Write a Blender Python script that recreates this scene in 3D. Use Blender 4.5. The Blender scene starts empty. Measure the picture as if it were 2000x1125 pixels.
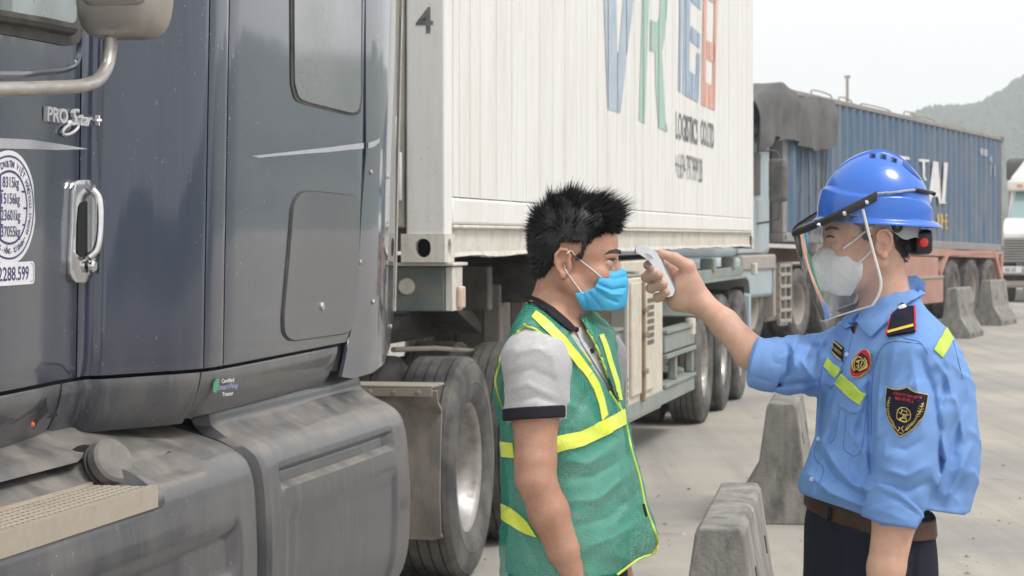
import bpy, bmesh, math, random
import numpy as np
from mathutils import Vector, Matrix
from mathutils.bvhtree import BVHTree
from mathutils.geometry import delaunay_2d_cdt
random.seed(7)
rng = np.random.default_rng(7)
scene = bpy.context.scene
C = scene.collection

# ---------------------------------------------------------------- camera, sky, sun, exposure
F, H, HY = 4700.0, 1.56, 440.0            # focal length in photo pixels, eye height, horizon row
cam_d = bpy.data.cameras.new('camera')
cam = bpy.data.objects.new('camera', cam_d)
C.objects.link(cam)
cam.location = (0, 0, H)
cam.rotation_euler = (math.radians(90), 0, 0)
cam_d.sensor_fit = 'HORIZONTAL'
cam_d.sensor_width = 36.0
cam_d.lens = F / 2000 * 36
cam_d.shift_y = -(562.5 - HY) / 2000
cam_d.clip_start = 0.1
cam_d.clip_end = 6000
cam_d.dof.use_dof = True
cam_d.dof.focus_distance = 5.0
cam_d.dof.aperture_fstop = 16.0
scene.camera = cam

SUN_EL, SUN_AZ = 58.0, 118.0              # elevation; azimuth measured clockwise from the view direction
world = bpy.data.worlds.new('World')
scene.world = world
world.use_nodes = True
wn = world.node_tree
for n in list(wn.nodes):
    wn.nodes.remove(n)
w_out = wn.nodes.new('ShaderNodeOutputWorld')
w_bg = wn.nodes.new('ShaderNodeBackground')
w_sky = wn.nodes.new('ShaderNodeTexSky')
w_sky.sky_type = 'NISHITA'
w_sky.sun_disc = False
w_sky.sun_elevation = math.radians(SUN_EL)
w_sky.sun_rotation = math.radians(SUN_AZ)
w_sky.air_density = 1.0
w_sky.dust_density = 6.0
w_sky.ozone_density = 1.0
w_hs = wn.nodes.new('ShaderNodeHueSaturation')
w_hs.inputs['Saturation'].default_value = 0.25
w_mix = wn.nodes.new('ShaderNodeMix')     # a closed, even layer of cloud over the sky
w_mix.data_type = 'RGBA'
w_mix.inputs[0].default_value = 0.80
w_mix.inputs[7].default_value = (9.3, 9.25, 9.2, 1)
wn.links.new(w_sky.outputs[0], w_hs.inputs['Color'])
wn.links.new(w_hs.outputs[0], w_mix.inputs[6])
wn.links.new(w_mix.outputs[2], w_bg.inputs[0])
w_bg.inputs[1].default_value = 0.10
wn.links.new(w_bg.outputs[0], w_out.inputs[0])

sun_d = bpy.data.lights.new('sun', 'SUN')
sun_d.energy = 1.5
sun_d.angle = math.radians(18)
sun_d.color = (1.0, 0.965, 0.92)
sun = bpy.data.objects.new('sun', sun_d)
C.objects.link(sun)
_az, _el = math.radians(SUN_AZ), math.radians(SUN_EL)
sun_dir = Vector((math.sin(_az) * math.cos(_el), math.cos(_az) * math.cos(_el), math.sin(_el)))
sun.rotation_euler = (-sun_dir).to_track_quat('-Z', 'Y').to_euler()

scene.view_settings.view_transform = 'Standard'
scene.view_settings.look = 'None'
scene.view_settings.gamma = 1.0
scene.view_settings.exposure = 0.52
scene.view_settings.use_curve_mapping = False
scene.render.engine = 'CYCLES'
scene.cycles.use_denoising = True
scene.cycles.max_bounces = 6
scene.cycles.use_adaptive_sampling = True
scene.cycles.adaptive_threshold = 0.02
scene.cycles.transparent_max_bounces = 12
scene.cycles.volume_bounces = 1

# ---------------------------------------------------------------- placing helpers
TH = math.atan(967 / F)                    # heading of the white truck
CT, ST = math.cos(TH), math.sin(TH)

def P(x, y, Z):
    return Vector(((x - 1000) * Z / F, Z, H - (y - HY) * Z / F))

def TW(t, s, z):                           # truck frame: t out of its side, s along it
    return Vector((s * ST + t * CT, s * CT - t * ST, z))

def TY(x, t):
    return t / ((x - 1000) / F * CT - ST)

def TS(x, t):
    return TY(x, t) * ((x - 1000) / F * ST + CT)

def TZ(x, y, t):
    return H - (y - HY) * TY(x, t) / F

def TX(s, t):
    return 1000 + F * (s * ST + t * CT) / (s * CT - t * ST)

PH = math.radians(24.9)                    # heading of the blue truck
CB, SB = math.cos(PH), math.sin(PH)

def BW(t, s, z):
    return Vector((3.85 + s * SB + t * CB, 32.6 + s * CB - t * SB, z))

def hermite(xs, ys, x):
    """monotone-ish cubic interpolation, vectorised"""
    xs = np.asarray(xs, float); ys = np.asarray(ys, float); x = np.asarray(x, float)
    h = np.diff(xs); dl = np.diff(ys) / h
    m = np.zeros(len(xs)); m[0] = dl[0]; m[-1] = dl[-1]
    for i in range(1, len(xs) - 1):
        m[i] = 0 if dl[i-1] * dl[i] <= 0 else 2 * dl[i-1] * dl[i] / (dl[i-1] + dl[i])
    i = np.clip(np.searchsorted(xs, x) - 1, 0, len(xs) - 2)
    xc = np.clip(x, xs[0], xs[-1])
    t = (xc - xs[i]) / h[i]
    return ((2*t**3 - 3*t**2 + 1) * ys[i] + (t**3 - 2*t**2 + t) * h[i] * m[i]
            + (-2*t**3 + 3*t**2) * ys[i+1] + (t**3 - t**2) * h[i] * m[i+1])

# ---------------------------------------------------------------- materials
MATS = {}
def lin(c):
    return tuple(((v / 255) / 12.92 if v / 255 <= .04045 else ((v / 255 + .055) / 1.055) ** 2.4) for v in c)

def M(name, col, rough=.6, metal=0., var=None, var_scale=5., var_amt=.5, dust=None, dust_amt=.0, dust_scale=3.,
      stretch=1., zdust=None, bump=0., bump_scale=90., coat=0., spec=.5, detail=6., lo=.35, hi=.65, emit=None, sss=0., updust=0., streak=0., specks=0., speck_col=(.5, .47, .42)):
    m = bpy.data.materials.new(name); m.use_nodes = True
    nt = m.node_tree; N = nt.nodes; L = nt.links
    b = N['Principled BSDF']
    b.inputs['Roughness'].default_value = rough
    b.inputs['Metallic'].default_value = metal
    b.inputs['Specular IOR Level'].default_value = spec
    if coat:
        b.inputs['Coat Weight'].default_value = coat
        b.inputs['Coat Roughness'].default_value = .05
        if coat >= 1.: b.inputs['Coat IOR'].default_value = 1.72
    if sss:
        b.inputs['Subsurface Weight'].default_value = sss
        b.inputs['Subsurface Radius'].default_value = (.012, .005, .003)
        b.inputs['Subsurface Scale'].default_value = .6
    geo = N.new('ShaderNodeNewGeometry')
    def noise(scale, det=detail, st=1., seed=0.):
        mp = N.new('ShaderNodeMapping')
        mp.inputs['Scale'].default_value = (1, 1, 1 / st)
        mp.inputs['Location'].default_value = (seed, seed * 1.7, seed * .3)
        L.new(geo.outputs['Position'], mp.inputs[0])
        t = N.new('ShaderNodeTexNoise'); t.inputs['Scale'].default_value = scale; t.inputs['Detail'].default_value = det
        t.inputs['Roughness'].default_value = .62
        L.new(mp.outputs[0], t.inputs['Vector'])
        return t.outputs['Fac']
    def ramp(o, a, c):
        r = N.new('ShaderNodeMapRange'); r.inputs[1].default_value = a; r.inputs[2].default_value = c
        L.new(o, r.inputs[0]); return r.outputs[0]
    def math_(op, a, c):
        n = N.new('ShaderNodeMath'); n.operation = op
        for i, v in enumerate((a, c)):
            if isinstance(v, (int, float)): n.inputs[i].default_value = v
            else: L.new(v, n.inputs[i])
        return n.outputs[0]
    def mix(f, a, c):
        n = N.new('ShaderNodeMix'); n.data_type = 'RGBA'
        L.new(f, n.inputs[0])
        for i, v in ((6, a), (7, c)):
            if isinstance(v, tuple): n.inputs[i].default_value = (*v[:3], 1)
            else: L.new(v, n.inputs[i])
        return n.outputs[2]
    colour = tuple(col[:3])
    if var is not None:
        colour = mix(math_('MULTIPLY', ramp(noise(var_scale, st=stretch), lo, hi), var_amt), colour, tuple(var))
    if dust is not None:
        f = ramp(noise(dust_scale, st=stretch, seed=3.1), lo, hi)
        f = math_('MULTIPLY', f, dust_amt)
        if zdust:
            sx = N.new('ShaderNodeSeparateXYZ'); L.new(geo.outputs['Position'], sx.inputs[0])
            zf = ramp(sx.outputs[2], zdust[0], zdust[1])        # dust settled on the lower bodywork
            zf2 = math_('MULTIPLY', zf, ramp(noise(dust_scale * 2.3, st=stretch * 2, seed=9.), .25, .7))
            f = math_('MAXIMUM', f, math_('MULTIPLY', zf2, zdust[2]))
        if streak:                          # fine run-off streaks
            f = math_('MAXIMUM', f, math_('MULTIPLY', ramp(noise(26., 8., 14., 4.), .46, .72), streak))
        if updust:                          # dust lies on faces that look up
            sn = N.new('ShaderNodeSeparateXYZ'); L.new(geo.outputs['Normal'], sn.inputs[0])
            fu = math_('MULTIPLY', ramp(sn.outputs[2], .12, .75), ramp(noise(6., 10., 1., 11.), .24, .66))
            f = math_('MAXIMUM', f, math_('MULTIPLY', fu, updust))
        colour = mix(f, colour, tuple(dust))
        if specks:
            fs = math_('MULTIPLY', ramp(noise(95., 2., 1.6, 21.), .70, .735), math_('MULTIPLY', ramp(noise(2.2, 3., 1., 31.), .45, .62), specks))
            colour = mix(fs, colour, tuple(speck_col))
        rr = N.new('ShaderNodeMapRange'); rr.inputs[3].default_value = rough; rr.inputs[4].default_value = .9
        L.new(f, rr.inputs[0]); L.new(rr.outputs[0], b.inputs['Roughness'])
        if coat:
            cr = N.new('ShaderNodeMapRange'); cr.inputs[3].default_value = coat; cr.inputs[4].default_value = 0.05
            cr.inputs[2].default_value = .8
            L.new(f, cr.inputs[0]); L.new(cr.outputs[0], b.inputs['Coat Weight'])
    if isinstance(colour, tuple): b.inputs['Base Color'].default_value = (*colour, 1)
    else: L.new(colour, b.inputs['Base Color'])
    if bump:
        bp = N.new('ShaderNodeBump'); bp.inputs['Strength'].default_value = bump; bp.inputs['Distance'].default_value = .004
        L.new(noise(bump_scale, 4., seed=5.), bp.inputs['Height']); L.new(bp.outputs[0], b.inputs['Normal'])
    if emit:
        b.inputs['Emission Color'].default_value = (*emit, 1); b.inputs['Emission Strength'].default_value = 1
    MATS[name] = m
    return m

# ---------------------------------------------------------------- object builders
BASE = {}
def thing(name, label, cat, base, group=None, kind=None):
    o = bpy.data.objects.new(name, None); o.empty_display_size = .1
    C.objects.link(o); o.location = base; BASE[o] = Vector(base)
    o['label'] = label; o['category'] = cat
    if group: o['group'] = group
    if kind: o['kind'] = kind
    return o

def tag(o, label=None, cat=None, group=None, kind=None):
    if label: o['label'] = label
    if cat: o['category'] = cat
    if group: o['group'] = group
    if kind: o['kind'] = kind
    return o

def obj(name, V, Fc, mat, parent=None, smooth=40, base=None, bevel=0., seg=2, midx=None, solid=0., subsurf=0):
    """one mesh object from world-space vertices"""
    off = BASE[parent] if parent is not None else Vector(base if base is not None else (0, 0, 0))
    me = bpy.data.meshes.new(name)
    A = np.asarray([tuple(v) for v in V], float) - np.array(off)
    me.from_pydata(A.tolist(), [], [tuple(f) for f in Fc])
    for m in (mat if isinstance(mat, (list, tuple)) else [mat]):
        me.materials.append(m)
    if midx is not None:
        me.polygons.foreach_set('material_index', list(midx))
    me.validate(); me.update()
    if smooth:
        me.polygons.foreach_set('use_smooth', [True] * len(me.polygons))
        if smooth < 180: me.set_sharp_from_angle(angle=math.radians(smooth))
    o = bpy.data.objects.new(name, me); C.objects.link(o)
    if parent is not None:
        o.parent = parent; BASE[o] = off
    else:
        o.location = off; BASE[o] = off
    if solid:
        md = o.modifiers.new('solid', 'SOLIDIFY'); md.thickness = solid; md.offset = -1
        if not bevel:
            es = o.modifiers.new('split', 'EDGE_SPLIT'); es.split_angle = math.radians(50)
    if bevel:
        md = o.modifiers.new('bevel', 'BEVEL'); md.width = bevel; md.segments = seg; md.limit_method = 'ANGLE'
        md.angle_limit = math.radians(35); md.harden_normals = False
    if subsurf:
        md = o.modifiers.new('sub', 'SUBSURF'); md.levels = subsurf; md.render_levels = subsurf
    return o

class MB:
    """collects pieces of one part"""
    def __init__(s): s.V = []; s.F = []; s.I = []
    def add(s, V, Fc, mi=0):
        k = len(s.V); s.V += [Vector(v) for v in V]; s.F += [tuple(i + k for i in f) for f in Fc]; s.I += [mi] * len(Fc); return s
    def hexa(s, c, mi=0):                 # 8 corners: bottom 4 ccw, top 4 ccw
        return s.add(c, [(3, 2, 1, 0), (4, 5, 6, 7), (0, 1, 5, 4), (1, 2, 6, 5), (2, 3, 7, 6), (3, 0, 4, 7)], mi)
    def box(s, x0, x1, y0, y1, z0, z1, fr=None, mi=0):
        c = [(x0, y0, z0), (x1, y0, z0), (x1, y1, z0), (x0, y1, z0), (x0, y0, z1), (x1, y0, z1), (x1, y1, z1), (x0, y1, z1)]
        return s.hexa([fr(*p) if fr else Vector(p) for p in c], mi)
    def prism(s, poly, dvec, mi=0):       # planar polygon (world points) swept along dvec
        n = len(poly); d = Vector(dvec)
        V = [Vector(p) for p in poly] + [Vector(p) + d for p in poly]
        return s.add(V, [tuple(range(n))[::-1], tuple(range(n, 2 * n))] + [(i, (i + 1) % n, n + (i + 1) % n, n + i) for i in range(n)], mi)
    def tube(s, pts, r, n=10, cap=True, mi=0):
        pts = [Vector(p) for p in pts]; m = len(pts)
        rs = r if isinstance(r, (list, tuple)) else [r] * m
        up = None; V = []; Fc = []
        for i, p in enumerate(pts):
            d = (pts[min(i + 1, m - 1)] - pts[max(i - 1, 0)]).normalized()
            if up is None: up = d.orthogonal().normalized()
            up = (up - d * up.dot(d)).normalized(); sd = d.cross(up)
            for k in range(n):
                a = 2 * math.pi * k / n
                V.append(p + (up * math.cos(a) + sd * math.sin(a)) * rs[i])
        for i in range(m - 1):
            for k in range(n):
                Fc.append((i * n + k, i * n + (k + 1) % n, (i + 1) * n + (k + 1) % n, (i + 1) * n + k))
        if cap: Fc += [tuple(range(n))[::-1], tuple(range((m - 1) * n, m * n))]
        return s.add(V, Fc, mi)
    def lathe(s, prof, c, ax, n=40, mi=0, closed=False):   # prof: (radius, along-axis)
        c = Vector(c); ax = Vector(ax).normalized(); u = ax.orthogonal().normalized()
        if abs(ax.z) < .9: u = (Vector((0, 0, 1)) - ax * ax.z).normalized()
        w = ax.cross(u); V = []; Fc = []; m = len(prof)
        for r, h in prof:
            for k in range(n):
                a = 2 * math.pi * k / n
                V.append(c + ax * h + (u * math.cos(a) + w * math.sin(a)) * r)
        for i in range(m - 1 + (1 if closed else 0)):
            j = (i + 1) % m
            for k in range(n):
                Fc.append((i * n + k, i * n + (k + 1) % n, j * n + (k + 1) % n, j * n + k))
        return s.add(V, Fc, mi)
    def grid(s, G, mi=0, flip=False):     # G: rows of points
        n = len(G[0]); V = [p for r in G for p in r]; Fc = []
        for i in range(len(G) - 1):
            for j in range(n - 1):
                q = (i * n + j, i * n + j + 1, (i + 1) * n + j + 1, (i + 1) * n + j)
                Fc.append(q[::-1] if flip else q)
        return s.add(V, Fc, mi)
    def build(s, name, mat, parent=None, **k):
        if isinstance(mat, (list, tuple)): k['midx'] = s.I
        return obj(name, s.V, s.F, mat, parent, **k)

def bez(pts, n=8):
    """Catmull-Rom through points"""
    pts = [Vector(p) for p in pts]; out = []
    q = [pts[0] * 2 - pts[1]] + pts + [pts[-1] * 2 - pts[-2]]
    for i in range(1, len(q) - 2):
        for k in range(n):
            t = k / n
            out.append(.5 * ((2 * q[i]) + (q[i+1] - q[i-1]) * t + (2*q[i-1] - 5*q[i] + 4*q[i+1] - q[i+2]) * t*t
                             + (3*q[i] - q[i-1] - 3*q[i+1] + q[i+2]) * t**3))
    out.append(pts[-1]); return out

def roundpoly(poly, r, n=5):
    """round the corners of a 2D polygon"""
    out = []; m = len(poly)
    for i in range(m):
        p0, p, p1 = (Vector((*poly[(i + k) % m][:2], 0)) for k in (-1, 0, 1))
        a = (p0 - p); b = (p1 - p)
        ra = min(r, a.length * .45); rb = min(r, b.length * .45)
        A = p + a.normalized() * ra; B = p + b.normalized() * rb
        for k in range(n + 1):
            t = k / n
            q = A * (1 - t) ** 2 + p * 2 * t * (1 - t) + B * t * t
            out.append((q.x, q.y))
    return out

def fill(poly, step):
    """triangulated fill of a 2D polygon with interior points; returns verts, tris"""
    pts = []; m = len(poly)
    for i in range(m):
        a = Vector(poly[i]); b = Vector(poly[(i + 1) % m]); L = (b - a).length; k = max(1, int(L / step))
        for j in range(k): pts.append(a + (b - a) * (j / k))
    nb = len(pts)
    xs = [p.x for p in pts]; ys = [p.y for p in pts]
    P2 = np.array([(p.x, p.y) for p in pts])
    gx, gy = np.meshgrid(np.arange(min(xs) + step * .5, max(xs), step), np.arange(min(ys) + step * .5, max(ys), step))
    q = np.stack([gx.ravel(), gy.ravel()], 1)
    ins = inpoly(q, P2)
    q = q[ins]
    if len(q):
        d = np.sqrt(((q[:, None, :] - P2[None]) ** 2).sum(2)).min(1) if len(q) * nb < 4e6 else np.full(len(q), 9e9)
        q = q[d > step * .45]
    V = [p.to_2d() if hasattr(p, 'to_2d') else p for p in pts] + [Vector(v) for v in q]
    r = delaunay_2d_cdt([Vector((v[0], v[1])) for v in V], [], [list(range(nb))], 1, 1e-7)
    return [tuple(v) for v in r[0]], [tuple(f) for f in r[2]]

def inpoly(q, poly):
    q = np.asarray(q, float); poly = np.asarray(poly, float)
    ins = np.zeros(len(q), bool); n = len(poly); j = n - 1
    for i in range(n):
        xi, yi = poly[i]; xj, yj = poly[j]
        if yi != yj:
            c = ((yi > q[:, 1]) != (yj > q[:, 1])) & (q[:, 0] < (xj - xi) * (q[:, 1] - yi) / (yj - yi) + xi)
            ins ^= c
        j = i
    return ins

def text2d(s, size=1., bold=0., cx=True, cy=True, xs=1., shear=0., spacing=1.):
    """flat letters as 2D verts + faces"""
    cu = bpy.data.curves.new('lettering', 'FONT'); cu.body = s; cu.size = size; cu.offset = bold * size; cu.shear = shear
    cu.space_character = spacing; cu.resolution_u = 3
    o = bpy.data.objects.new('lettering', cu); C.objects.link(o)
    dg = bpy.context.evaluated_depsgraph_get(); dg.update()
    me = o.evaluated_get(dg).to_mesh()
    V = [(v.co.x * xs, v.co.y) for v in me.vertices]; Fc = [tuple(p.vertices) for p in me.polygons]
    o.evaluated_get(dg).to_mesh_clear()
    bpy.data.objects.remove(o); bpy.data.curves.remove(cu)
    if V:
        x0, x1 = min(v[0] for v in V), max(v[0] for v in V); y0, y1 = min(v[1] for v in V), max(v[1] for v in V)
        dx = (x0 + x1) / 2 if cx else x0; dy = (y0 + y1) / 2 if cy else 0
        V = [(v[0] - dx, v[1] - dy) for v in V]
    return V, Fc

def extr(V, Fc, fn, d0, d1):
    """extrude 2D faces between two depths through a map fn(x, y, depth)"""
    n = len(V); W = [fn(x, y, d0) for x, y in V] + [fn(x, y, d1) for x, y in V]
    G = [tuple(i for i in f[::-1]) for f in Fc] + [tuple(i + n for i in f) for f in Fc]
    from collections import Counter
    e = Counter(); 
    for f in Fc:
        for a, b in zip(f, f[1:] + f[:1]): e[(a, b)] += 1
    for (a, b) in e:
        if (b, a) not in e: G.append((a, b, b + n, a + n))
    return W, G
# ---------------------------------------------------------------- materials in use
DUST = (.33, .29, .245)
def ground_mat():
    m = bpy.data.materials.new('dusty_concrete'); m.use_nodes = True; nt = m.node_tree; N = nt.nodes; L = nt.links
    b = N['Principled BSDF']; b.inputs['Roughness'].default_value = .92; b.inputs['Specular IOR Level'].default_value = .3
    geo = N.new('ShaderNodeNewGeometry')
    def nz(scale, sc=(1, 1, 1), loc=0., det=8., rough=.6):
        mp = N.new('ShaderNodeMapping'); mp.inputs['Rotation'].default_value = (0, 0, TH); mp.inputs['Scale'].default_value = sc; mp.inputs['Location'].default_value = (loc, loc, 0)
        L.new(geo.outputs['Position'], mp.inputs[0]); t = N.new('ShaderNodeTexNoise'); t.inputs['Scale'].default_value = scale; t.inputs['Detail'].default_value = det; t.inputs['Roughness'].default_value = rough
        L.new(mp.outputs[0], t.inputs['Vector']); return t.outputs['Fac']
    def rp(o, a, c, lo=0., hi=1.):
        r = N.new('ShaderNodeMapRange'); r.inputs[1].default_value = a; r.inputs[2].default_value = c; r.inputs[3].default_value = lo; r.inputs[4].default_value = hi; L.new(o, r.inputs[0]); return r.outputs[0]
    def mx(f, a, c):
        n = N.new('ShaderNodeMix'); n.data_type = 'RGBA'; L.new(f, n.inputs[0])
        for k, v in ((6, a), (7, c)):
            if isinstance(v, tuple): n.inputs[k].default_value = (*v, 1)
            else: L.new(v, n.inputs[k])
        return n.outputs[2]
    c = mx(rp(nz(.35), .38, .64), (.285, .273, .255), (.42, .385, .33))      # bare concrete / tan dust
    c = mx(rp(nz(1., (5., .16, 1), 3.), .46, .72, 0, .55), c, (.20, .195, .19)) # tyre-polished lanes
    c = mx(rp(nz(2.1, (1, 1, 1), 7.), .55, .75, 0, .5), c, (.42, .395, .35))   # powdery drifts
    c = mx(rp(nz(1.3, (1, 1, 1), 13., 4.), .66, .74, 0, .6), c, (.12, .115, .11))  # oil marks
    c = mx(rp(nz(60., (1, 1, 1), 1., 3.), .4, .7, 0, .35), c, (.20, .19, .175))  # grain
    L.new(c, b.inputs['Base Color'])
    bp = N.new('ShaderNodeBump'); bp.inputs['Strength'].default_value = .5; bp.inputs['Distance'].default_value = .006; L.new(nz(38., det=6.), bp.inputs['Height']); L.new(bp.outputs[0], b.inputs['Normal'])
    return m
m_ground = ground_mat()
m_paint = M('navy_paint', (.013, .0215, .049), .32, coat=1., spec=.15, dust=(.25, .24, .225), dust_amt=.07, dust_scale=1.6, stretch=2.5, zdust=(1.66, .95, .30), lo=.42, hi=.78, streak=.05, specks=.75, detail=9.)
m_paint_low = M('dusty_navy_paint', (.030, .035, .050), .38, coat=.55, spec=.3, dust=(.315, .285, .245), dust_amt=.45, dust_scale=2.4, stretch=1.6, zdust=(1.0, .3, .36), lo=.38, hi=.74, bump=.12, detail=11., updust=.74, streak=.34, specks=.8)
m_black = M('black_rubber', (.012, .012, .013), .6, dust=DUST, dust_amt=.25, dust_scale=6)
m_gap = M('dark_gap', (.006, .006, .007), .9)
m_glass2 = M('dark_panel_glass', (.035, .042, .048), .10, coat=1., spec=.8, dust=(.3, .3, .29), dust_amt=.3, dust_scale=1.3)
m_glass = M('cab_glass', (.16, .22, .22), .08, coat=1., spec=.8, dust=(.42, .44, .42), dust_amt=.5, dust_scale=1.3)
m_chrome = M('chrome', (.72, .72, .73), .12, 1., var=(.5, .49, .47), var_scale=30, var_amt=.4)
m_silver = M('worn_silver_tube', (.52, .50, .47), .34, .85, dust=DUST, dust_amt=.6, dust_scale=12)
m_mirror = M('champagne_mirror_shell', (.40, .375, .345), .25, .6, coat=.5, dust=DUST, dust_amt=.5, dust_scale=7)
m_alu = M('step_aluminium', (.56, .50, .42), .42, .55, dust=(.42, .36, .29), dust_amt=.7, dust_scale=9)
m_white_st = M('white_sticker', (.80, .80, .83), .45, dust=DUST, dust_amt=.12, dust_scale=12)
m_stripe = M('pale_stripe', (.42, .44, .50), .4, dust=DUST, dust_amt=.4, dust_scale=8)
m_purple = M('purple_ink', (.055, .04, .16), .5)
m_inkd = M('dark_ink', (.03, .03, .05), .5)
m_flap = M('mud_flap_plastic', (.17, .155, .14), .8, dust=(.36, .32, .27), dust_amt=.9, dust_scale=7, stretch=2.5, bump=.3)
m_tyre = M('tyre_rubber', (.040, .040, .042), .78, dust=(.24, .22, .195), dust_amt=.55, dust_scale=5, bump=.2, bump_scale=140)
m_rim = M('silver_wheel', (.42, .41, .40), .36, .85, dust=(.27, .245, .22), dust_amt=.85, dust_scale=6)
m_rim_d = M('dusty_wheel', (.26, .24, .215), .7, .1, dust=(.34, .30, .26), dust_amt=.8, dust_scale=6)
m_frame = M('greasy_chassis', (.025, .023, .021), .8, dust=(.17, .15, .13), dust_amt=.6, dust_scale=4)
m_tan = M('tan_hose', (.26, .23, .19), .8, dust=DUST, dust_amt=.6, dust_scale=9)
m_green_i = M('green_ink', (.05, .30, .14), .5)
m_blue_i = M('faded_blue_ink', (.25, .32, .50), .5)

# ---------------------------------------------------------------- ground
def ground():
    xs = [-1100, -400, -60, -20, 0, 20, 60, 400, 1100]; ys = [-140, -60, 0, 10, 20, 30, 50, 80, 400, 1100]
    b = MB(); b.grid([[Vector((x, y, 0)) for x in xs] for y in ys])
    tag(b.build('ground', m_ground, smooth=0), kind='structure')
ground()

def pebbles():
    b = MB()
    for i in range(520):
        if i < 330: x, y = random.uniform(.15, 3.2), random.uniform(5.6, 16)
        else: x, y = random.uniform(-1.5, 9), random.uniform(9, 30)
        r = random.choice((.004, .006, .008, .013)) * random.uniform(.7, 1.4); a0 = random.random() * 6
        ring = [Vector((x + r * random.uniform(.7, 1.3) * math.cos(a0 + k * 1.2566), y + r * random.uniform(.7, 1.5) * math.sin(a0 + k * 1.2566), .001)) for k in range(5)]
        b.add(ring + [Vector((x, y, r * random.uniform(.5, .9)))], [(k, (k + 1) % 5, 5) for k in range(5)], random.choice((0, 0, 1, 2)))
    o = b.build('road_grit', [M('grit_grey', (.22, .2, .18), .9), M('grit_pale', (.5, .46, .4), .9), M('grit_brown', (.13, .10, .08), .9)], smooth=0)
    tag(o, 'scattered small stones and grit on the dusty concrete', 'grit', kind='stuff')
pebbles()

# ---------------------------------------------------------------- dark blue tractor
tractor = thing('tractor_truck', 'dark navy dusty semi tractor cab filling the left side', 'truck', TW(-3.4, 7.5, 0))

_tx = [-400, 0, 150, 172, 205, 300, 385, 408, 425, 445, 690, 718, 740, 756, 766, 775]
_tt = [-2.315, -2.315, -2.345, -2.345, -2.312, -2.235, -2.165, -2.150, -2.143, -2.141, -2.170, -2.172, -2.180, -2.205, -2.24, -2.32]
def tcab(x, z=1.5):
    t = float(hermite(_tx, _tt, x))
    if z > 2.3: t -= .06 * (z - 2.3) ** 2
    return t
def CM(x, z, d=0.):                        # a point of the cab side, d out of the surface
    xl = x + 12 * (z - 1.6)
    t = tcab(x, z) + d
    return TW(t, TS(xl, tcab(x, z)), z)
def cz(x, y):
    return TZ(x, y, tcab(x))
def unlean(x, y):
    z = cz(x, y); x0 = x - 12 * (z - 1.6); return (x0, cz(x0, y) if False else z)
def cab_sheet(name, poly_px, mat, parent=tractor, d=0., step=14., rnd=0., solid=.012, smooth=50, bevel=0.):
    """a bodywork panel: outline given on the cab side in photo pixels, filled over the curved side"""
    if rnd: poly_px = roundpoly(poly_px, rnd)
    k = 400.
    q = [unlean(x, y) for x, y in poly_px]
    V, Fc = fill([(x, z * k) for x, z in q], step)
    return obj(name, [CM(x, z / k, d) for x, z in V], [f if True else f for f in Fc], mat, parent, smooth=smooth, solid=solid, bevel=bevel)

def zy(x, z):                              # photo row of height z on the cab side at column x
    return HY + (H - z) * F / TY(x, tcab(x))
def cab_panel(name, x0, x1, z0, z1, mat, nx, nz, parent=tractor, tuck=0., d=0., edge=.006):
    G = []
    for j in range(nz + 1):
        z = z0 + (z1 - z0) * j / nz
        row = []
        for i in range(nx + 1):
            x = x0 + (x1 - x0) * i / nx
            dd = d - tuck * max(0, 1 - (z - z0) / (z1 - z0)) ** 1.8
            if i in (0, nx) or j in (0, nz): dd -= edge
            row.append(CM(x, z, dd))
        G.append(row)
    b = MB(); b.grid(G)
    return b.build(name, mat, parent, smooth=35, solid=.015)

ZS = 1.168                                 # the long seam under the doors
door = cab_panel('door', -330, 157, ZS, 2.75, m_paint, 30, 40)
cab_panel('corner_panel', 160, 406, ZS, 2.75, m_paint, 44, 30)
cab_panel('sleeper_panel', 408, 444, ZS, 2.75, m_paint, 8, 30)
cab_panel('sleeper_panel', 446, 710, ZS, 2.75, m_paint, 30, 30)
cab_panel('skirt_panel', -330, 128, 1.018, ZS - .010, m_paint_low, 20, 8, tuck=.05)
cab_panel('skirt_panel', 131, 400, 1.018, ZS - .010, m_paint_low, 30, 8, tuck=.05)
cab_panel('skirt_panel', 403, 668, 1.030, ZS - .010, m_paint_low, 20, 8, tuck=.05)
# rear extender, curling in towards the gap
cab_sheet('side_extender', [(714, -420), (715, 300), (706, 420), (697, 590), (668, 736), (690, 739), (728, 728), (750, 712), (762, 680), (771, 600), (773, 300), (774, -420)], m_paint, step=9)
b = MB()
b.tube([CM(774, z, .0) for z in np.linspace(1.23, 2.75, 20)], .008, 6)
b.build('edge_seal', m_silver, tractor)
# the box behind the panels
b = MB()
pts = [(x, tcab(x) - .03) for x in (-330, 0, 157, 300, 406, 560, 705, 745)]
ring = [TW(t, TS(x, t), 0) for x, t in pts]
ring += [TW(-4.6, TS(745, -2.2), 0), TW(-4.6, TS(-330, -2.3), 0)]
n = len(ring)
V = [p + Vector((0, 0, 1.075)) for p in ring] + [p + Vector((0, 0, 2.76)) for p in ring]
b.add(V, [tuple(range(n))[::-1], tuple(range(n, 2 * n))] + [(i, (i + 1) % n, n + (i + 1) % n, n + i) for i in range(n)])
b.build('cab_shell', m_gap, tractor, smooth=0)
b = MB()
G = []
for k in range(13):
    a = math.pi * k / 12
    u = -math.cos(a)
    G.append([TW(-3.4 + 1.16 * math.copysign(abs(u) ** .6, u), s, 2.74 + .55 * abs(math.sin(a)) ** .6 * (1 if s > 4.9 else .5)) for s in (4.3, 4.9, 6.0, 7.5, 8.2, 8.5)])
b.grid(G)
b.build('roof', m_paint, tractor, smooth=60, solid=.02)

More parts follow.
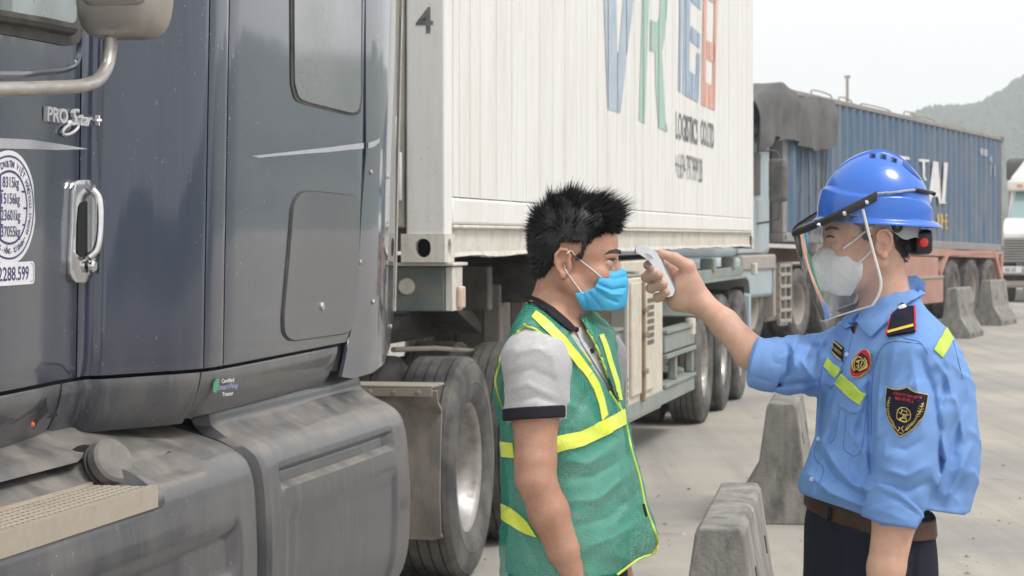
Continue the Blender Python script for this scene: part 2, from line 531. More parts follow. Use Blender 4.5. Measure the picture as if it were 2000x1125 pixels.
# door: window, sill, crease
cab_sheet('window_rubber', [(-330, 20), (0, 66), (132, 91), (150, 84), (157, 60), (157, -330), (-330, -330)], m_black, door, d=.008, rnd=14)
cab_sheet('window_glass', [(-330, -16), (0, 27), (126, 47), (138, 42), (141, -330), (-330, -330)], m_glass, door, d=.016, rnd=8)
b = MB(); b.tube([CM(*unlean(x, y), .014) for x, y in ((-300, 4), (-100, 18), (0, 33), (70, 45), (130, 57))], .016, 8)
b.build('window_sill', m_black, door)
b = MB()
cr = bez([CM(*unlean(x, y), -.002) for x, y in ((-330, 132), (0, 146), (80, 141), (125, 136), (148, 124), (157, 96), (158, 60))], 8)
b.tube(cr, .010, 8); b.build('door_crease', m_paint, door)
cab_sheet('stripe_decal', [(-120, 262), (0, 270), (60, 273), (120, 282), (172, 291), (110, 293), (0, 290), (-120, 287)], m_stripe, door, d=.002, solid=.001, step=8)
cab_sheet('stripe_decal', [(490, 305), (560, 297), (640, 288), (709, 279), (709, 290), (640, 297), (560, 303), (505, 308)], m_stripe, tractor, d=.003, solid=.001, step=8)
cab_sheet('stripe_decal', [(718, 279), (733, 274), (741, 270), (739, 279), (730, 286), (718, 290)], m_stripe, tractor, d=.003, solid=.001, step=6)

# sleeper window panel and luggage hatch
cab_sheet('window_rubber', [(564, -330), (567, 165), (575, 197), (600, 206), (690, 227), (702, 222), (706, 195), (709, -330)], m_black, tractor, d=.003, rnd=10, step=14)
cab_sheet('sleeper_window', [(569, -330), (572, 163), (580, 192), (600, 200), (686, 221), (697, 216), (701, 190), (704, -330)], m_glass2, tractor, d=.007, rnd=10, step=14)
hp = [(580, 376), (600, 371), (686, 380), (697, 390), (702, 420), (699, 560), (690, 640), (678, 652), (566, 668), (550, 655), (549, 620), (560, 500), (568, 400)]
def shrink(p, k):
    cx = sum(q[0] for q in p) / len(p); cy = sum(q[1] for q in p) / len(p)
    return [(cx + (x - cx) * (1 - k / 70), cy + (y - cy) * (1 - k / 145)) for x, y in p]
cab_sheet('hatch_seal', hp, m_black, tractor, d=.002, rnd=12)
hatch = cab_sheet('luggage_hatch', shrink(hp, 2.2), M('dusty_hatch_paint', (.026, .031, .044), .34, coat=.8, spec=.2, dust=(.29, .285, .27), dust_amt=.42, dust_scale=1.4, stretch=2., zdust=(1.75, 1.15, .38), lo=.3, hi=.75, streak=.12, specks=.5), tractor, d=.007, rnd=12)
b = MB(); c0 = CM(*unlean(624, 598), .008); b.lathe([(0, .006), (.012, .006), (.014, 0)], c0, TW(1, 0, 0) - TW(0, 0, 0), 14)
b.build('hatch_lock', m_chrome, hatch)
for x, y in ((703, 512), (728, 590), (762, 640), (757, 345), (724, 337)):
    b = MB(); b.lathe([(0, .005), (.007, .004), (.010, 0)], CM(*unlean(x, y), .002), TW(1, 0, 0) - TW(0, 0, 0), 10)
    b.build('rivet', m_silver, tractor)

# door handle
pl = [(150, 352), (178, 351), (188, 357), (193, 375), (191, 460), (189, 515), (182, 540), (170, 552), (148, 552), (139, 538), (139, 505), (143, 440), (145, 372)]
handle = cab_sheet('door_handle', [(x - 10, y) for x, y in pl], m_chrome, door, d=.013, rnd=6, step=6, solid=.014, bevel=.004)
cab_sheet('handle_recess', [(148, 396), (160, 392), (160, 500), (150, 502), (140, 495), (141, 440), (144, 404)], m_gap, handle, d=.0155, rnd=4, step=6, solid=.002)
b = MB(); b.tube(bez([CM(*unlean(x - 9, y), d) for x, y, d in ((176, 372, .02), (176, 390, .036), (174, 440, .042), (171, 485, .038), (166, 503, .022))], 6), .011, 10)
b.build('handle_grip', m_chrome, handle)
b = MB(); b.lathe([(0, .010), (.012, .010), (.017, .005), (.017, -.004)], CM(*unlean(164, 520), .022), TW(1, 0, 0) - TW(0, 0, 0), 16)
b.build('lock_barrel', m_chrome, handle)
# raised badge PRO Star +
def badge():
    S0 = TS(82, tcab(82)); Zb = cz(82, 222)
    def fn(u, v, d):
        s = S0 + u * 1.38; x = TX(s, -2.33)
        return CM(x - 12 * (Zb - 1.6), Zb + v, d)
    m_bs = M('badge_silver', (.75, .75, .77), .3, .5)
    def put(V, Fc, du, dv, k=1.):
        b = MB(); b.add(*extr([(x * k + du, y * k + dv) for x, y in V], Fc, fn, .002, .013)); b.build('badge', m_bs, door, smooth=30)
    V, Fc = text2d('PRO', .050, .026, cx=False, cy=False, xs=1.02); put(V, Fc, .0, -.017)
    V, Fc = text2d('S', .062, .006, cx=False, cy=False, xs=1.05, shear=.4); put(V, Fc, .112, -.02)
    V, Fc = text2d('tar', .050, .004, cx=False, cy=False, xs=.95, shear=.4); put(V, Fc, .158, -.018)
    V, Fc = text2d('+', .055, .012, cx=False, cy=False); put(V, Fc, .236, -.020)
    loop = []
    for k in range(17):                    # the loop under the S
        a = 2 * math.pi * k / 16
        u, v = .042 * math.cos(a), .011 * math.sin(a)
        loop.append(fn(.118 + u * .9 - v * .3, -.030 + v + u * .28, .007))
    b = MB(); b.tube(loop, .0042, 8, cap=False); b.build('badge', m_bs, door, smooth=30)
badge()

# inspection sticker on the door
def sticker():
    xc, yc = 17, 405
    s0 = TS(xc, tcab(xc)); z0 = cz(xc, yc)
    def fn(u, v, d):
        s = s0 + u * 1.42; z = z0 + v
        x = TX(s, -2.318)
        return TW(tcab(x) + d, s, z)
    def disc(r, n=48): return [(r * math.cos(2 * math.pi * k / n), r * math.sin(2 * math.pi * k / n)) for k in range(n)]
    b = MB()
    def flat(V, Fc, d, mi): b.add([fn(x, y, d) for x, y in V], Fc, mi)
    def ringf(r0, r1, d, mi, n=64):
        V = disc(r0, n) + disc(r1, n); flat(V, [(k, (k + 1) % n, n + (k + 1) % n, n + k) for k in range(n)], d, mi)
    V, Fc = fill(disc(.135), .03); flat(V, Fc, .0022, 0)
    ringf(.119, .1235, .0030, 1); ringf(.083, .0885, .0030, 1)
    def bar(x0, x1, y0, y1): flat([(x0, y0), (x1, y0), (x1, y1), (x0, y1)], [(0, 1, 2, 3)], .0030, 1)
    bar(-.042, -.037, -.074, .074); bar(-.04, .074, .036, .041); bar(-.04, .084, -.004, .001); bar(-.04, .078, -.044, -.039)
    for i, tx in enumerate(('8315kg', '15156kg', '23601kg', '37055kg')):
        V, Fc = text2d(tx, .036, .008, xs=.72); flat([(x + .006, y + .056 - i * .039) for x, y in V], Fc, .0032, 1)
    for i, tx in enumerate('NAL'):
        V, Fc = text2d(tx, .03, .01); flat([(x - .060, y + .035 - i * .035) for x, y in V], Fc, .0032, 1)
    def arc(s, r, a0, da, size, flip=False):
        for k, ch in enumerate(s):
            if ch == ' ': continue
            V, Fc = text2d(ch, size, .012, cy=False, xs=.85)
            a = a0 + k * da
            ca, sa = math.cos(a), math.sin(a)
            q = []
            for x, y in V:
                y2 = y - size * .35
                if not flip: q.append((r * ca + y2 * ca + x * sa, r * sa + y2 * sa - x * ca))
                else: q.append((r * ca - y2 * ca - x * sa, r * sa - y2 * sa + x * ca))
            flat(q, Fc, .0032, 1)
    R = math.radians
    arc('CTY TNHH DV&TM VIỆT HẢO', .1035, R(168), -R(6.6), .023)
    arc('• 0222.3740599 •', .1035, R(24), -R(4.6), .018, False)
    arc('PHÙ LƯU - ĐÌNH BẢNG - HỒNG - TỪ SƠN-BN', .1035, R(186), R(3.3), .018, True)
    # phone box below
    q = roundpoly([(-.30, -.185), (.128, -.185), (.128, -.130), (-.30, -.130)], .014)
    V, Fc = fill(q, .03); flat(V, Fc, .0024, 0)
    q2 = roundpoly([(-.295, -.180), (.122, -.180), (.122, -.135), (-.295, -.135)], .011); q3 = roundpoly([(-.2935, -.1785), (.1205, -.1785), (.1205, -.1365), (-.2935, -.1365)], .010)
    n = len(q2); flat(q2 + q3, [(k, (k + 1) % n, n + (k + 1) % n, n + k) for k in range(n)], .0030, 1)
    V, Fc = text2d('098.2288.599', .046, .012, xs=.86); flat([(x - .012, y - .1575) for x, y in V], Fc, .0032, 1)
    o = b.build('inspection_sticker', [m_white_st, m_purple], door, smooth=0)
    o['label'] = 'round white weight sticker with phone number plate below it'
sticker()

# emission sticker on the sleeper skirt
def small_sticker():
    b = MB()
    def fn(px, py, d): return CM(*unlean(px, py), d)
    V, Fc = fill([(415, 748), (421, 739), (427, 741), (425, 752), (420, 768), (414, 764)], 6); b.add([fn(x, y, .003) for x, y in V], Fc, 0)
    for tx, x, y, h, mi in (('Certified', 443, 743, 11, 2), ('SmartWay', 443, 756, 15, 1), ('Tractor', 443, 769, 11, 2)):
        V, Fc = text2d(tx, h, .01, xs=.62); b.add([fn(x + u, y - v - .12 * u, .003) for u, v in V], Fc, mi)
    b.build('emission_sticker', [m_green_i, m_blue_i, m_white_st], tractor, smooth=0)
small_sticker()
# diamond-shaped recess: a dark sheet paints its shade, orange lens beside it
cab_sheet('skirt_marker', [(88, 778), (92, 806), (74, 822), (64, 838), (62, 828)], m_gap, tractor, d=.003, step=8, solid=.002)
b = MB(); b.lathe([(0, .006), (.006, .004), (.008, 0)], CM(*unlean(61, 830), .003), TW(1, 0, 0) - TW(0, 0, 0), 8)
b.build('skirt_marker', M('orange_lens', (.6, .12, .03), .3), tractor)

# mirror on its bent arm
b = MB()
def TPp(x, y, t): return TW(t, TS(x, t), TZ(x, y, t))
arm = [TPp(-330, 176, -2.34), TPp(-300, 176, -2.24), TPp(-60, 176, -2.13), TPp(60, 173, -2.12), TPp(140, 170, -2.12)] + bez([TPp(160, 168, -2.12), TPp(190, 157, -2.12), TPp(208, 132, -2.12), TPp(215, 100, -2.12)], 6) + [TPp(217, 70, -2.12), TPp(217, 30, -2.12)]
b.tube(arm, .0165, 14)
mirror = b.build('mirror_arm', m_silver, tractor)
def superbox(c, ax, ay, az, ex=.32, n=32, m=18, fr=None):
    G = []
    def sp(v, e): return math.copysign(abs(v) ** e, v)
    for j in range(m + 1):
        ph = -math.pi / 2 + math.pi * j / m
        G.append([fr(c[0] + ax * sp(math.cos(ph), ex) * sp(math.cos(2 * math.pi * i / n), ex), c[1] + ay * sp(math.cos(ph), ex) * sp(math.sin(2 * math.pi * i / n), ex), c[2] + az * sp(math.sin(ph), ex)) for i in range(n + 1)])
    return G
cx_s = TS(240, -2.10)
zc0 = TZ(240, 78, -2.10)
b = MB(); b.grid(superbox((-2.095, cx_s, zc0 + .23), .112, .075, .23, .42, fr=TW))
b.build('mirror_housing', m_mirror, mirror, smooth=180)
b = MB(); b.grid(superbox((-2.095, cx_s + .055, zc0 + .235), .098, .03, .205, .35, fr=TW)); b.build('mirror_glass', m_chrome, mirror, smooth=180)
b = MB(); b.grid(superbox((-2.095, cx_s - .035, zc0 + .215), .085, .05, .14, .25, fr=TW)); b.build('mirror_inset', m_mirror, mirror, smooth=180)

# chassis fairings: one swept profile, two panels
_pz = [1.12, 1.05, .995, .955, .925, .895, .855, .78, .62, .46, .34, .27]
_pt = [-2.31, -2.30, -2.265, -2.19, -2.125, -2.088, -2.072, -2.062, -2.056, -2.062, -2.095, -2.20]
def sstep(x, a, b_): 
    u = min(1, max(0, (x - a) / (b_ - a))); return u * u * (3 - 2 * u)
def fairing(name, s0, s1, slots, mat, endr=.05, inset=0., toff=0.):
    us = np.linspace(0, 1, 71)
    zs = hermite(np.linspace(0, 1, len(_pz)), _pz, us); ts = hermite(np.linspace(0, 1, len(_pt)), _pt, us)
    ss = np.concatenate([s0 + np.array([0, .01, .025, .045]), np.linspace(s0 + .06, s1 - .1, int((s1 - s0) / .022)), s1 - np.array([.08, .06, .04, .025, .01, 0])])
    G = []
    for z, t in zip(zs, ts):
        row = []
        for s in ss:
            tt = t + toff - inset * sstep(z, .935, 1.03)
            e = min((s - s0) / endr, (s1 - s) / (endr * 1.8))
            if e < 1: tt -= .045 * (1 - math.sqrt(max(0, 1 - (1 - e) ** 2)))
            for (a0, a1, b0, b1, dep, soft) in slots:
                f = sstep(s, a0, a0 + soft) * (1 - sstep(s, a1 - soft, a1)) * sstep(z, b0, b0 + .012) * (1 - sstep(z, b1 - .012, b1))
                tt -= dep * f
            tt += .004 * math.sin(s * 2.3 + z * 4) 
            row.append(TW(tt, s, z))
        G.append(row)
    b = MB(); b.grid(G, flip=True)
    return b.build(name, mat, tractor, smooth=60, solid=-.012)
f2 = fairing('chassis_fairing', 6.535, 8.18, [(6.67, 7.98, .792, .862, .024, .03), (6.72, 7.98, .30, .715, .012, .03)], m_paint_low, .016, -.055)
f1 = fairing('chassis_fairing', 4.2, 6.455, [(4.1, 6.28, .60, .742, .022, .03), (5.74, 6.12, .895, .955, .035, .03), (4.1, 5.69, .860, .975, .135, .03), (4.1, 6.28, .30, .585, .01, .03)], m_paint_low, .016, .10)
b = MB(); b.tube([TW(-2.085, s, z) for s, z in ((4.2, .872), (5.0, .872), (5.70, .875))], .030, 12)
b.build('step_lip', m_paint_low, f1)
for k in range(7):
    b = MB(); b.tube([TW(-2.079, s, .735 - .017 * k) for s in (4.22, 5.2, 6.22)], .006, 6)
    b.build('rib', m_paint_low, f1)
fairing('fairing_gap_shade', 6.36, 6.66, [], m_gap, .001, .05, -.045)  # dark strip added behind the panel gap so it reads as shade
# perforated step plate
def step_plate():
    b = MB(); s0, s1, t0, t1, z = 4.2, 5.64, -2.222, -2.052, .915
    nu, nv = 48, 6
    du, dv = (s1 - s0) / nu, (t1 - t0 - .02) / nv
    V = {}; 
    def vid(t, s): return TW(t, s, z)
    for i in range(nu):
        for j in range(nv):
            a, c = s0 + i * du, t0 + j * dv
            off = (.25 * du if j % 2 else 0)
            q = [(a, c), (a + du, c), (a + du, c + dv), (a, c + dv)]
            h = [(a + du * .18 + off, c + dv * .3), (a + du * .68 + off, c + dv * .3), (a + du * .68 + off, c + dv * .72), (a + du * .18 + off, c + dv * .72)]
            W = [TW(t, s, z) for s, t in q] + [TW(t, s, z + .002) for s, t in h] + [TW(t, s, z - .012) for s, t in h]
            b.add(W, [(0, 4, 5, 1), (1, 5, 6, 2), (2, 6, 7, 3), (3, 7, 4, 0), (4, 8, 9, 5), (5, 9, 10, 6), (6, 10, 11, 7), (7, 11, 8, 4)])
    b.box(t1 - .02, t1, s0, s1, z - .050, z + .004, TW)
    b.box(t0 - .006, t0, s0, s1, z - .02, z + .008, TW)
    st = b.build('step', m_alu, tractor, smooth=0)
    b = MB(); b.box(t0 + .003, t1 - .023, s0, s1 - .01, z - .035, z - .024, TW); b.build('step_tray', m_gap, st, smooth=0)
step_plate()
# filler cap on the fairing shoulder
ax = (TW(.80, -.45, .50) - TW(0, 0, 0)).normalized()
cc = TPp(205, 912, -2.215) + ax * .012
b = MB(); b.lathe([(0, .034), (.052, .034), (.060, .028), (.062, .004), (.050, 0), (.050, -.05)], cc, ax, 32)
cap = b.build('fuel_cap', M('cap_grey', (.13, .125, .12), .75, dust=(.27, .25, .22), dust_amt=.7, dust_scale=14), tractor, smooth=35)
b = MB(); b.lathe([(.052, -.004), (.066, -.006), (.066, -.014), (.052, -.014)], cc, ax, 32); b.build('cap_flange', m_black, cap)
b = MB(); b.lathe([(0, -.052), (.075, -.05), (.085, -.06)], cc, ax, 24); b.build('cap_well', m_gap, cap)

# mud flap bracket ahead of the drive wheels
b = MB(); b.box(-2.62, -2.262, 9.40, 9.62, .905, .915, TW); b.box(-2.62, -2.262, 9.40, 9.41, .87, .905, TW)
flapb = b.build('flap_bracket', m_tan, tractor, bevel=.003)
G = []
for j, (z, ds) in enumerate(((.895, -.05), (.85, -.045), (.82, .0), (.80, .012), (.78, .012), (.60, .0), (.45, .0), (.31, .01), (.29, .02))):
    G.append([TW(t, 9.50 + ds + .012 * math.sin(t * 9 + j), z + (.012 if (k in (0, 12) and j == 8) else 0)) for k, t in enumerate(np.linspace(-2.66, -2.248, 13))])
b = MB(); b.grid(G); b.build('mud_flap', m_flap, tractor, smooth=60, solid=.012)
for k in range(3):
    b = MB(); b.lathe([(0, .005), (.008, .004), (.010, 0)], TW(-2.32 - .10 * k, 9.398, .888), TW(0, -1, 0) - TW(0, 0, 0), 8); b.build('bolt', m_silver, flapb)

# ---------------------------------------------------------------- wheels
def tyre_prof(R, w, grooves=4, half=True):
    pr = [(R * .585, -w * .42), (R * .64, -w * .49), (R * .78, -w * .52), (R * .90, -w * .505), (R * .945, -w * .47), (R * .955, -w * .475), (R * .985, -w * .42)]
    xs = np.linspace(-w * .36, w * .36, grooves + 1)
    gw = w * .016
    pr.append((R * .997, -w * .39))
    gs = np.linspace(-w * .27, w * .27, grooves)
    for g in gs: pr += [(R, g - gw), (R * .972, g - gw * .7), (R * .972, g + gw * .7), (R, g + gw)]
    pr.append((R * .997, w * .39))
    pr += [(R * .985, w * .42), (R * .955, w * .475), (R * .945, w * .47), (R * .90, w * .505), (R * .78, w * .52), (R * .775, w * .527), (R * .765, w * .527), (R * .76, w * .52), (R * .64, w * .49), (R * .585, w * .42)]
    return pr
_wm = {}
def wheel_meshes(key, R, w, dish, mr, n=56, grooves=4):
    if key in _wm: return _wm[key]
    X = Vector((1, 0, 0))
    hub = MB(); hub.lathe([(0, dish + .075), (.05, dish + .07), (.075, dish + .06), (.085, dish + .01), (.13, dish)], (0, 0, 0), X, 20)
    for k in range(10):
        a = 2 * math.pi * k / 10; hub.lathe([(0, .03), (.013, .03), (.015, 0)], Vector((dish, .15 * math.cos(a), .15 * math.sin(a))), X, 6)
    ty = MB(); ty.lathe(tyre_prof(R, w, grooves), (0, 0, 0), X, n, closed=False)
    rm = MB(); rm.lathe([(.12, dish), (.19, dish + .012), (R * .43, dish + .005), (R * .475, dish - .03 if dish > 0 else dish + .03), (R * .505, w * .05), (R * .525, w * .33), (R * .565, w * .40), (R * .60, w * .425), (R * .61, w * .40), (R * .585, w * .36), (R * .52, -w * .2), (R * .52, -w * .42)], (0, 0, 0), X, n)
    out = []
    for nm, mb, mt, sm in (('wheel', hub, mr, 35), ('tyre', ty, m_tyre, 28), ('rim', rm, mr, 50)):
        o = obj(nm, mb.V, mb.F, mt, None, smooth=sm); me = o.data; bpy.data.objects.remove(o); out.append(me)
    _wm[key] = out; return out
def wheel(parent, c, ang, key, R, w, dish, mr, **k):
    hm, tm, rm = wheel_meshes(key, R, w, dish, mr, **k)
    o = bpy.data.objects.new('wheel', hm); C.objects.link(o); o.parent = parent
    o.location = Vector(c) - BASE[parent]; o.rotation_euler = (random.uniform(0, 6), 0, ang)
    o.rotation_mode = 'ZXY' if False else 'XYZ'
    for nm, me in (('tyre', tm), ('rim', rm)):
        q = bpy.data.objects.new(nm, me); C.objects.link(q); q.parent = o
    return o
for s in (10.42, 11.74):
    wheel(tractor, TW(-2.455, s, .488), -TH, 'drive', .49, .27, -.06, m_rim)
    wheel(tractor, TW(-2.79, s, .488), -TH, 'drive', .49, .27, -.06, m_rim)
    wheel(tractor, TW(-4.33, s, .488), -TH, 'drive', .49, .27, -.06, m_rim)
    b = MB(); b.tube([TW(-4.4, s, .488), TW(-2.5, s, .488)], .07, 12); b.build('axle', m_frame, tractor)
wheel(tractor, TW(-2.5, 3.6, .488), -TH, 'drive', .49, .27, -.06, m_rim)
wheel(tractor, TW(-4.3, 3.6, .488), -TH, 'drive', .49, .27, -.06, m_rim)
for t in (-2.95, -3.85):
    b = MB(); b.box(t - .04, t + .04, 3.0, 12.6, .62, .90, TW); b.build('frame_rail', m_frame, tractor)
b = MB(); b.box(-3.9, -2.9, 10.3, 11.6, 1.04, 1.12, TW); b.box(-3.7, -3.1, 10.5, 11.4, .9, 1.04, TW); b.build('fifth_wheel', m_frame, tractor, bevel=.02)
# air line running back and dusty suspension brackets
b = MB(); b.tube([TPp(768, 683, -2.62), TPp(850, 680, -2.62), TPp(930, 686, -2.60)], .012, 8)
b.tube([TPp(928, 686, -2.60), TPp(945, 684, -2.6), TPp(965, 683, -2.59), TPp(985, 692, -2.57), TPp(1000, 702, -2.56)], .024, 8); b.build('air_hose', m_tan, tractor)
b = MB(); b.prism([TW(-2.75, 9.7, .62), TW(-2.75, 10.0, .62), TW(-2.75, 10.02, .84), TW(-2.75, 9.92, .93), TW(-2.75, 9.72, .90)], TW(-.3, 0, 0) - TW(0, 0, 0)); b.build('spring_hanger', m_tan, tractor, bevel=.02)
# bonnet ahead of the doors, out of frame
b = MB(); b.box(-4.45, -2.42, 2.6, 4.32, .75, 1.75, TW); b.build('bonnet', m_paint, tractor, bevel=.15, seg=4)
b = MB(); b.box(-4.5, -2.38, 2.35, 2.62, .45, .85, TW); b.build('bumper', m_chrome, tractor, bevel=.06)

_sf = TS(-330, -2.315)
b = MB(); b.box(-4.58, -2.325, _sf - .06, _sf - .012, .95, 1.76, TW); b.build('cowl', m_paint, tractor, bevel=.02)
b = MB(); b.box(-4.50, -2.40, _sf - .05, _sf - .015, 1.78, 2.62, TW); b.build('windscreen', m_glass2, tractor, bevel=.02)
for t0, t1 in ((-4.58, -4.51), (-2.39, -2.325)):
    b = MB(); b.box(t0, t1, _sf - .055, _sf - .01, 1.765, 2.75, TW); b.build('pillar', m_paint, tractor, bevel=.02)
b = MB(); b.box(-4.58, -2.325, _sf - .06, _sf - .012, 2.63, 2.76, TW); b.build('header_panel', m_paint, tractor, bevel=.02)
# ---------------------------------------------------------------- white container
m_cwhite = M('container_white', (.77, .765, .745), .55, var=(.62, .59, .53), var_scale=1.6, var_amt=.55, stretch=4., dust=(.45, .41, .35), dust_amt=.40, dust_scale=5., lo=.47, hi=.8, bump=.05, streak=.24, specks=.8, speck_col=(.25, .17, .11))
m_cgrime = M('container_rail_white', (.66, .635, .58), .62, var=(.45, .40, .32), var_scale=3.2, var_amt=.7, streak=.35, specks=.9, speck_col=(.2, .11, .06), dust=(.28, .22, .16), dust_amt=.6, dust_scale=9., lo=.45, hi=.8, bump=.15)
m_cseam = M('container_seam', (.30, .285, .26), .85, var=(.18, .15, .12), var_scale=4)
m_l_blue = M('faded_blue_letter', (.34, .42, .51), .6, var=(.55, .6, .65), var_scale=6, var_amt=.45)
m_l_green = M('faded_green_letter', (.33, .50, .43), .6, var=(.5, .6, .55), var_scale=6, var_amt=.45)
m_l_blue2 = M('faded_steel_blue_letter', (.30, .39, .50), .6, var=(.5, .57, .65), var_scale=7, var_amt=.4)
m_l_red = M('faded_orange_red_letter', (.66, .36, .29), .6, var=(.75, .5, .42), var_scale=6, var_amt=.45)
m_l_dark = M('faded_black_letter', (.10, .10, .11), .6, var=(.4, .4, .4), var_scale=25, var_amt=.5)
SC0, SC1, TC = 9.86, 22.45, -2.32
def TC_(t, s, z): return TW(t, s, z - .0048 * (s - SC0))
cont = thing('shipping_container', 'long white refrigerated container on the trailer behind the navy cab', 'container', TC_(-3.54, 16.2, 1.405))
ZB, ZT = 1.405, 4.30
Z_pan = 1.684
# backing wall, front wall, roof, rear doors
b = MB(); b.box(TC - 2.40, TC - .022, SC0 + .10, SC1 - .02, 1.45, ZT - .03, TC_); b.build('inner_wall', m_cseam, cont, smooth=0)
b = MB(); b.box(TC - 2.26, TC - .18, SC0 + .03, SC0 + .095, 1.55, ZT - .04, TC_); b.build('front_wall', m_cgrime, cont, bevel=.01)
b = MB(); b.box(TC - 2.3, TC - .20, SC0 - .01, SC0 + .03, 1.88, 2.02, TC_); b.build('front_ledge', m_cwhite, cont, bevel=.015)
b = MB(); b.box(TC - .30, TC - .185, SC0 + .0, SC0 + .03, 1.66, 1.87, TC_); b.build('front_plate', m_cwhite, cont, bevel=.01)
b = MB(); b.box(TC - 2.44, TC, SC0 + .02, SC1, ZT, ZT + .03, TC_); b.build('roof', m_cgrime, cont, bevel=.01)
for s0, s1 in ((SC0, SC0 + .15), (SC1 - .15, SC1)):
    for t0 in (TC - .165, TC - 2.44):
        b = MB(); b.box(t0, t0 + .165, s0, s1, ZB + .11, ZT - .1, TC_); b.build('corner_post', m_cwhite, cont, bevel=.008)
def slot_plate(o, u, w, hu, hw, eu, ew, n=20):
    """square plate with an oval hole; o origin, u/w axes"""
    O, I = [], []
    for k in range(n):
        a = 2 * math.pi * (k + .5) / n; c, s = math.cos(a), math.sin(a)
        m_ = max(abs(c), abs(s)); O.append(o + u * (c / m_ * hu) + w * (s / m_ * hw))
        I.append(o + u * (c * eu) + w * (math.copysign(abs(s) ** .7, s) * ew))
    return O, I
for sdir, s in ((-1, SC0 - .006), (1, SC1 + .006)):
    for z in (ZB, ZT - .09):
        for tdir, t in ((1, TC + .004), (-1, TC - 2.444)):
            b = MB(); wdt = .19
            ta, tb = (t - wdt, t) if tdir > 0 else (t, t + wdt)
            sa, sb = (s, s + .178) if sdir < 0 else (s - .178, s)
            n = 20; U = TW(1, 0, 0) - TW(0, 0, 0); Sv = TW(0, 1, 0) - TW(0, 0, 0); K = Vector((0, 0, 1))
            cen = lambda tt, ss: TC_(tt, ss, z + .059)
            fs = sa if sdir < 0 else sb; ft = tb if tdir > 0 else ta
            for o_, ua, hu, inn in ((cen((ta + tb) / 2, fs), U, wdt / 2, Sv * (-sdir)), (cen(ft, (sa + sb) / 2), Sv, .089, U * (-tdir))):
                O, I = slot_plate(o_, ua, K, hu, .059, .034, .040, n)
                I2 = [p + inn * .05 for p in I]
                b.add(O + I + I2, [(k, (k + 1) % n, n + (k + 1) % n, n + k) for k in range(n)] + [(n + k, n + (k + 1) % n, 2*n + (k + 1) % n, 2*n + k) for k in range(n)], 0)
                b.add(I2, [tuple(range(n))], 1)
            b.box(ta, tb, sa, sb, z + .1185, z + .119, TC_); b.box(ta, tb, sa, sb, z - .001, z, TC_)
            b.build('corner_casting', [m_cgrime, m_gap], cont, smooth=0)
# number on the post
V, Fc = text2d('4', .155, .012)
b = MB(); pc = TC_(TC - .085, SC0 - .002, TZ(833, 26, TC))
b.add([pc + (TW(1, 0, 0) - TW(0, 0, 0)) * x + Vector((0, 0, y)) for x, y in V], Fc); o = b.build('lettering', m_l_dark, cont, smooth=0); o['label'] = 'black number 4 on the front post'
# rails
b = MB(); b.box(TC - .05, TC + .004, SC0 + .152, SC1 - .15, 1.565, Z_pan - .004, TC_); b.build('kick_panel', m_cwhite, cont, bevel=.012)
b = MB(); b.box(TC - .09, TC - .016, SC0 + .165, SC1 - .165, 1.43, 1.560, TC_); b.box(TC - .09, TC + .010, SC0 + .165, SC1 - .165, 1.547, 1.563, TC_)
b.build('bottom_rail', m_cgrime, cont, bevel=.006)
# torn lower lip of the rail
lip = []
for k in range(160):
    s = SC0 + .2 + k * (SC1 - SC0 - .4) / 159
    lip.append((s, 1.428 + .006 * math.sin(k * .37) * math.sin(k * .11) + random.uniform(-.003, .002)))
b = MB(); b.grid([[TC_(TC - .012, s, 1.445) for s, z in lip], [TC_(TC - .004, s, z) for s, z in lip], [TC_(TC - .03, s, z - .004) for s, z in lip]]); b.build('rail_lip', m_cgrime, cont, solid=.003)
b = MB(); b.box(TC - .06, TC + .002, SC0 + .152, SC1 - .15, ZT - .11, ZT - .002, TC_); b.build('top_rail', m_cwhite, cont, bevel=.01)
# side panels, each its own plate with chamfered edges
seams = [SC0 + .165, 10.15, 10.36, 10.57]
while seams[-1] < SC1 - .5: seams.append(seams[-1] + .352)
seams[-1] = SC1 - .152
for a, c in zip(seams[:-1], seams[1:]):
    g = .007; q = .010; dt = random.uniform(-.0015, .0015)
    prof = [(TC - .022, a + g), (TC + dt - .001, a + g + q), (TC + dt, a + g + q * 2.4), (TC + dt, c - g - q * 2.4), (TC + dt - .001, c - g - q), (TC - .022, c - g)]
    V = [TC_(t, s, Z_pan) for t, s in prof] + [TC_(t, s, ZT - .112) for t, s in prof]; n = 6
    obj('side_panel', V, [tuple(range(n))[::-1], tuple(range(n, 2 * n))] + [(i, (i + 1) % n, n + (i + 1) % n, n + i) for i in range(n)], m_cwhite, cont, smooth=35)
# letters, cut at the panel joints
def clip_strip(V, Fc, fn):
    """V: (s, z) 2D; cut per panel and place just proud of it"""
    out = MB()
    bm0 = bmesh.new()
    vs = [bm0.verts.new((x, y, 0)) for x, y in V]
    for f in Fc:
        try: bm0.faces.new([vs[i] for i in f])
        except ValueError: pass
    x0, x1 = min(v[0] for v in V), max(v[0] for v in V)
    for a, c in zip(seams[:-1], seams[1:]):
        a2, c2 = a + .012, c - .012
        if c2 < x0 or a2 > x1: continue
        bm = bm0.copy()
        for co, no in ((a2, (-1, 0, 0)), (c2, (1, 0, 0))):
            bmesh.ops.bisect_plane(bm, geom=bm.verts[:] + bm.edges[:] + bm.faces[:], plane_co=(co, 0, 0), plane_no=no, clear_outer=True)
        bm.verts.ensure_lookup_table(); bm.verts.index_update()
        out.add([fn(v.co.x, v.co.y) for v in bm.verts], [[v.index for v in f.verts] for f in bm.faces]); bm.free()
    bm0.free(); return out
def onside(s, z): return TC_(TC + .0035, s, z)
def pz(x, y): s = TS(x, TC); return (s, TZ(x, y, TC) + .0048 * (s - SC0))
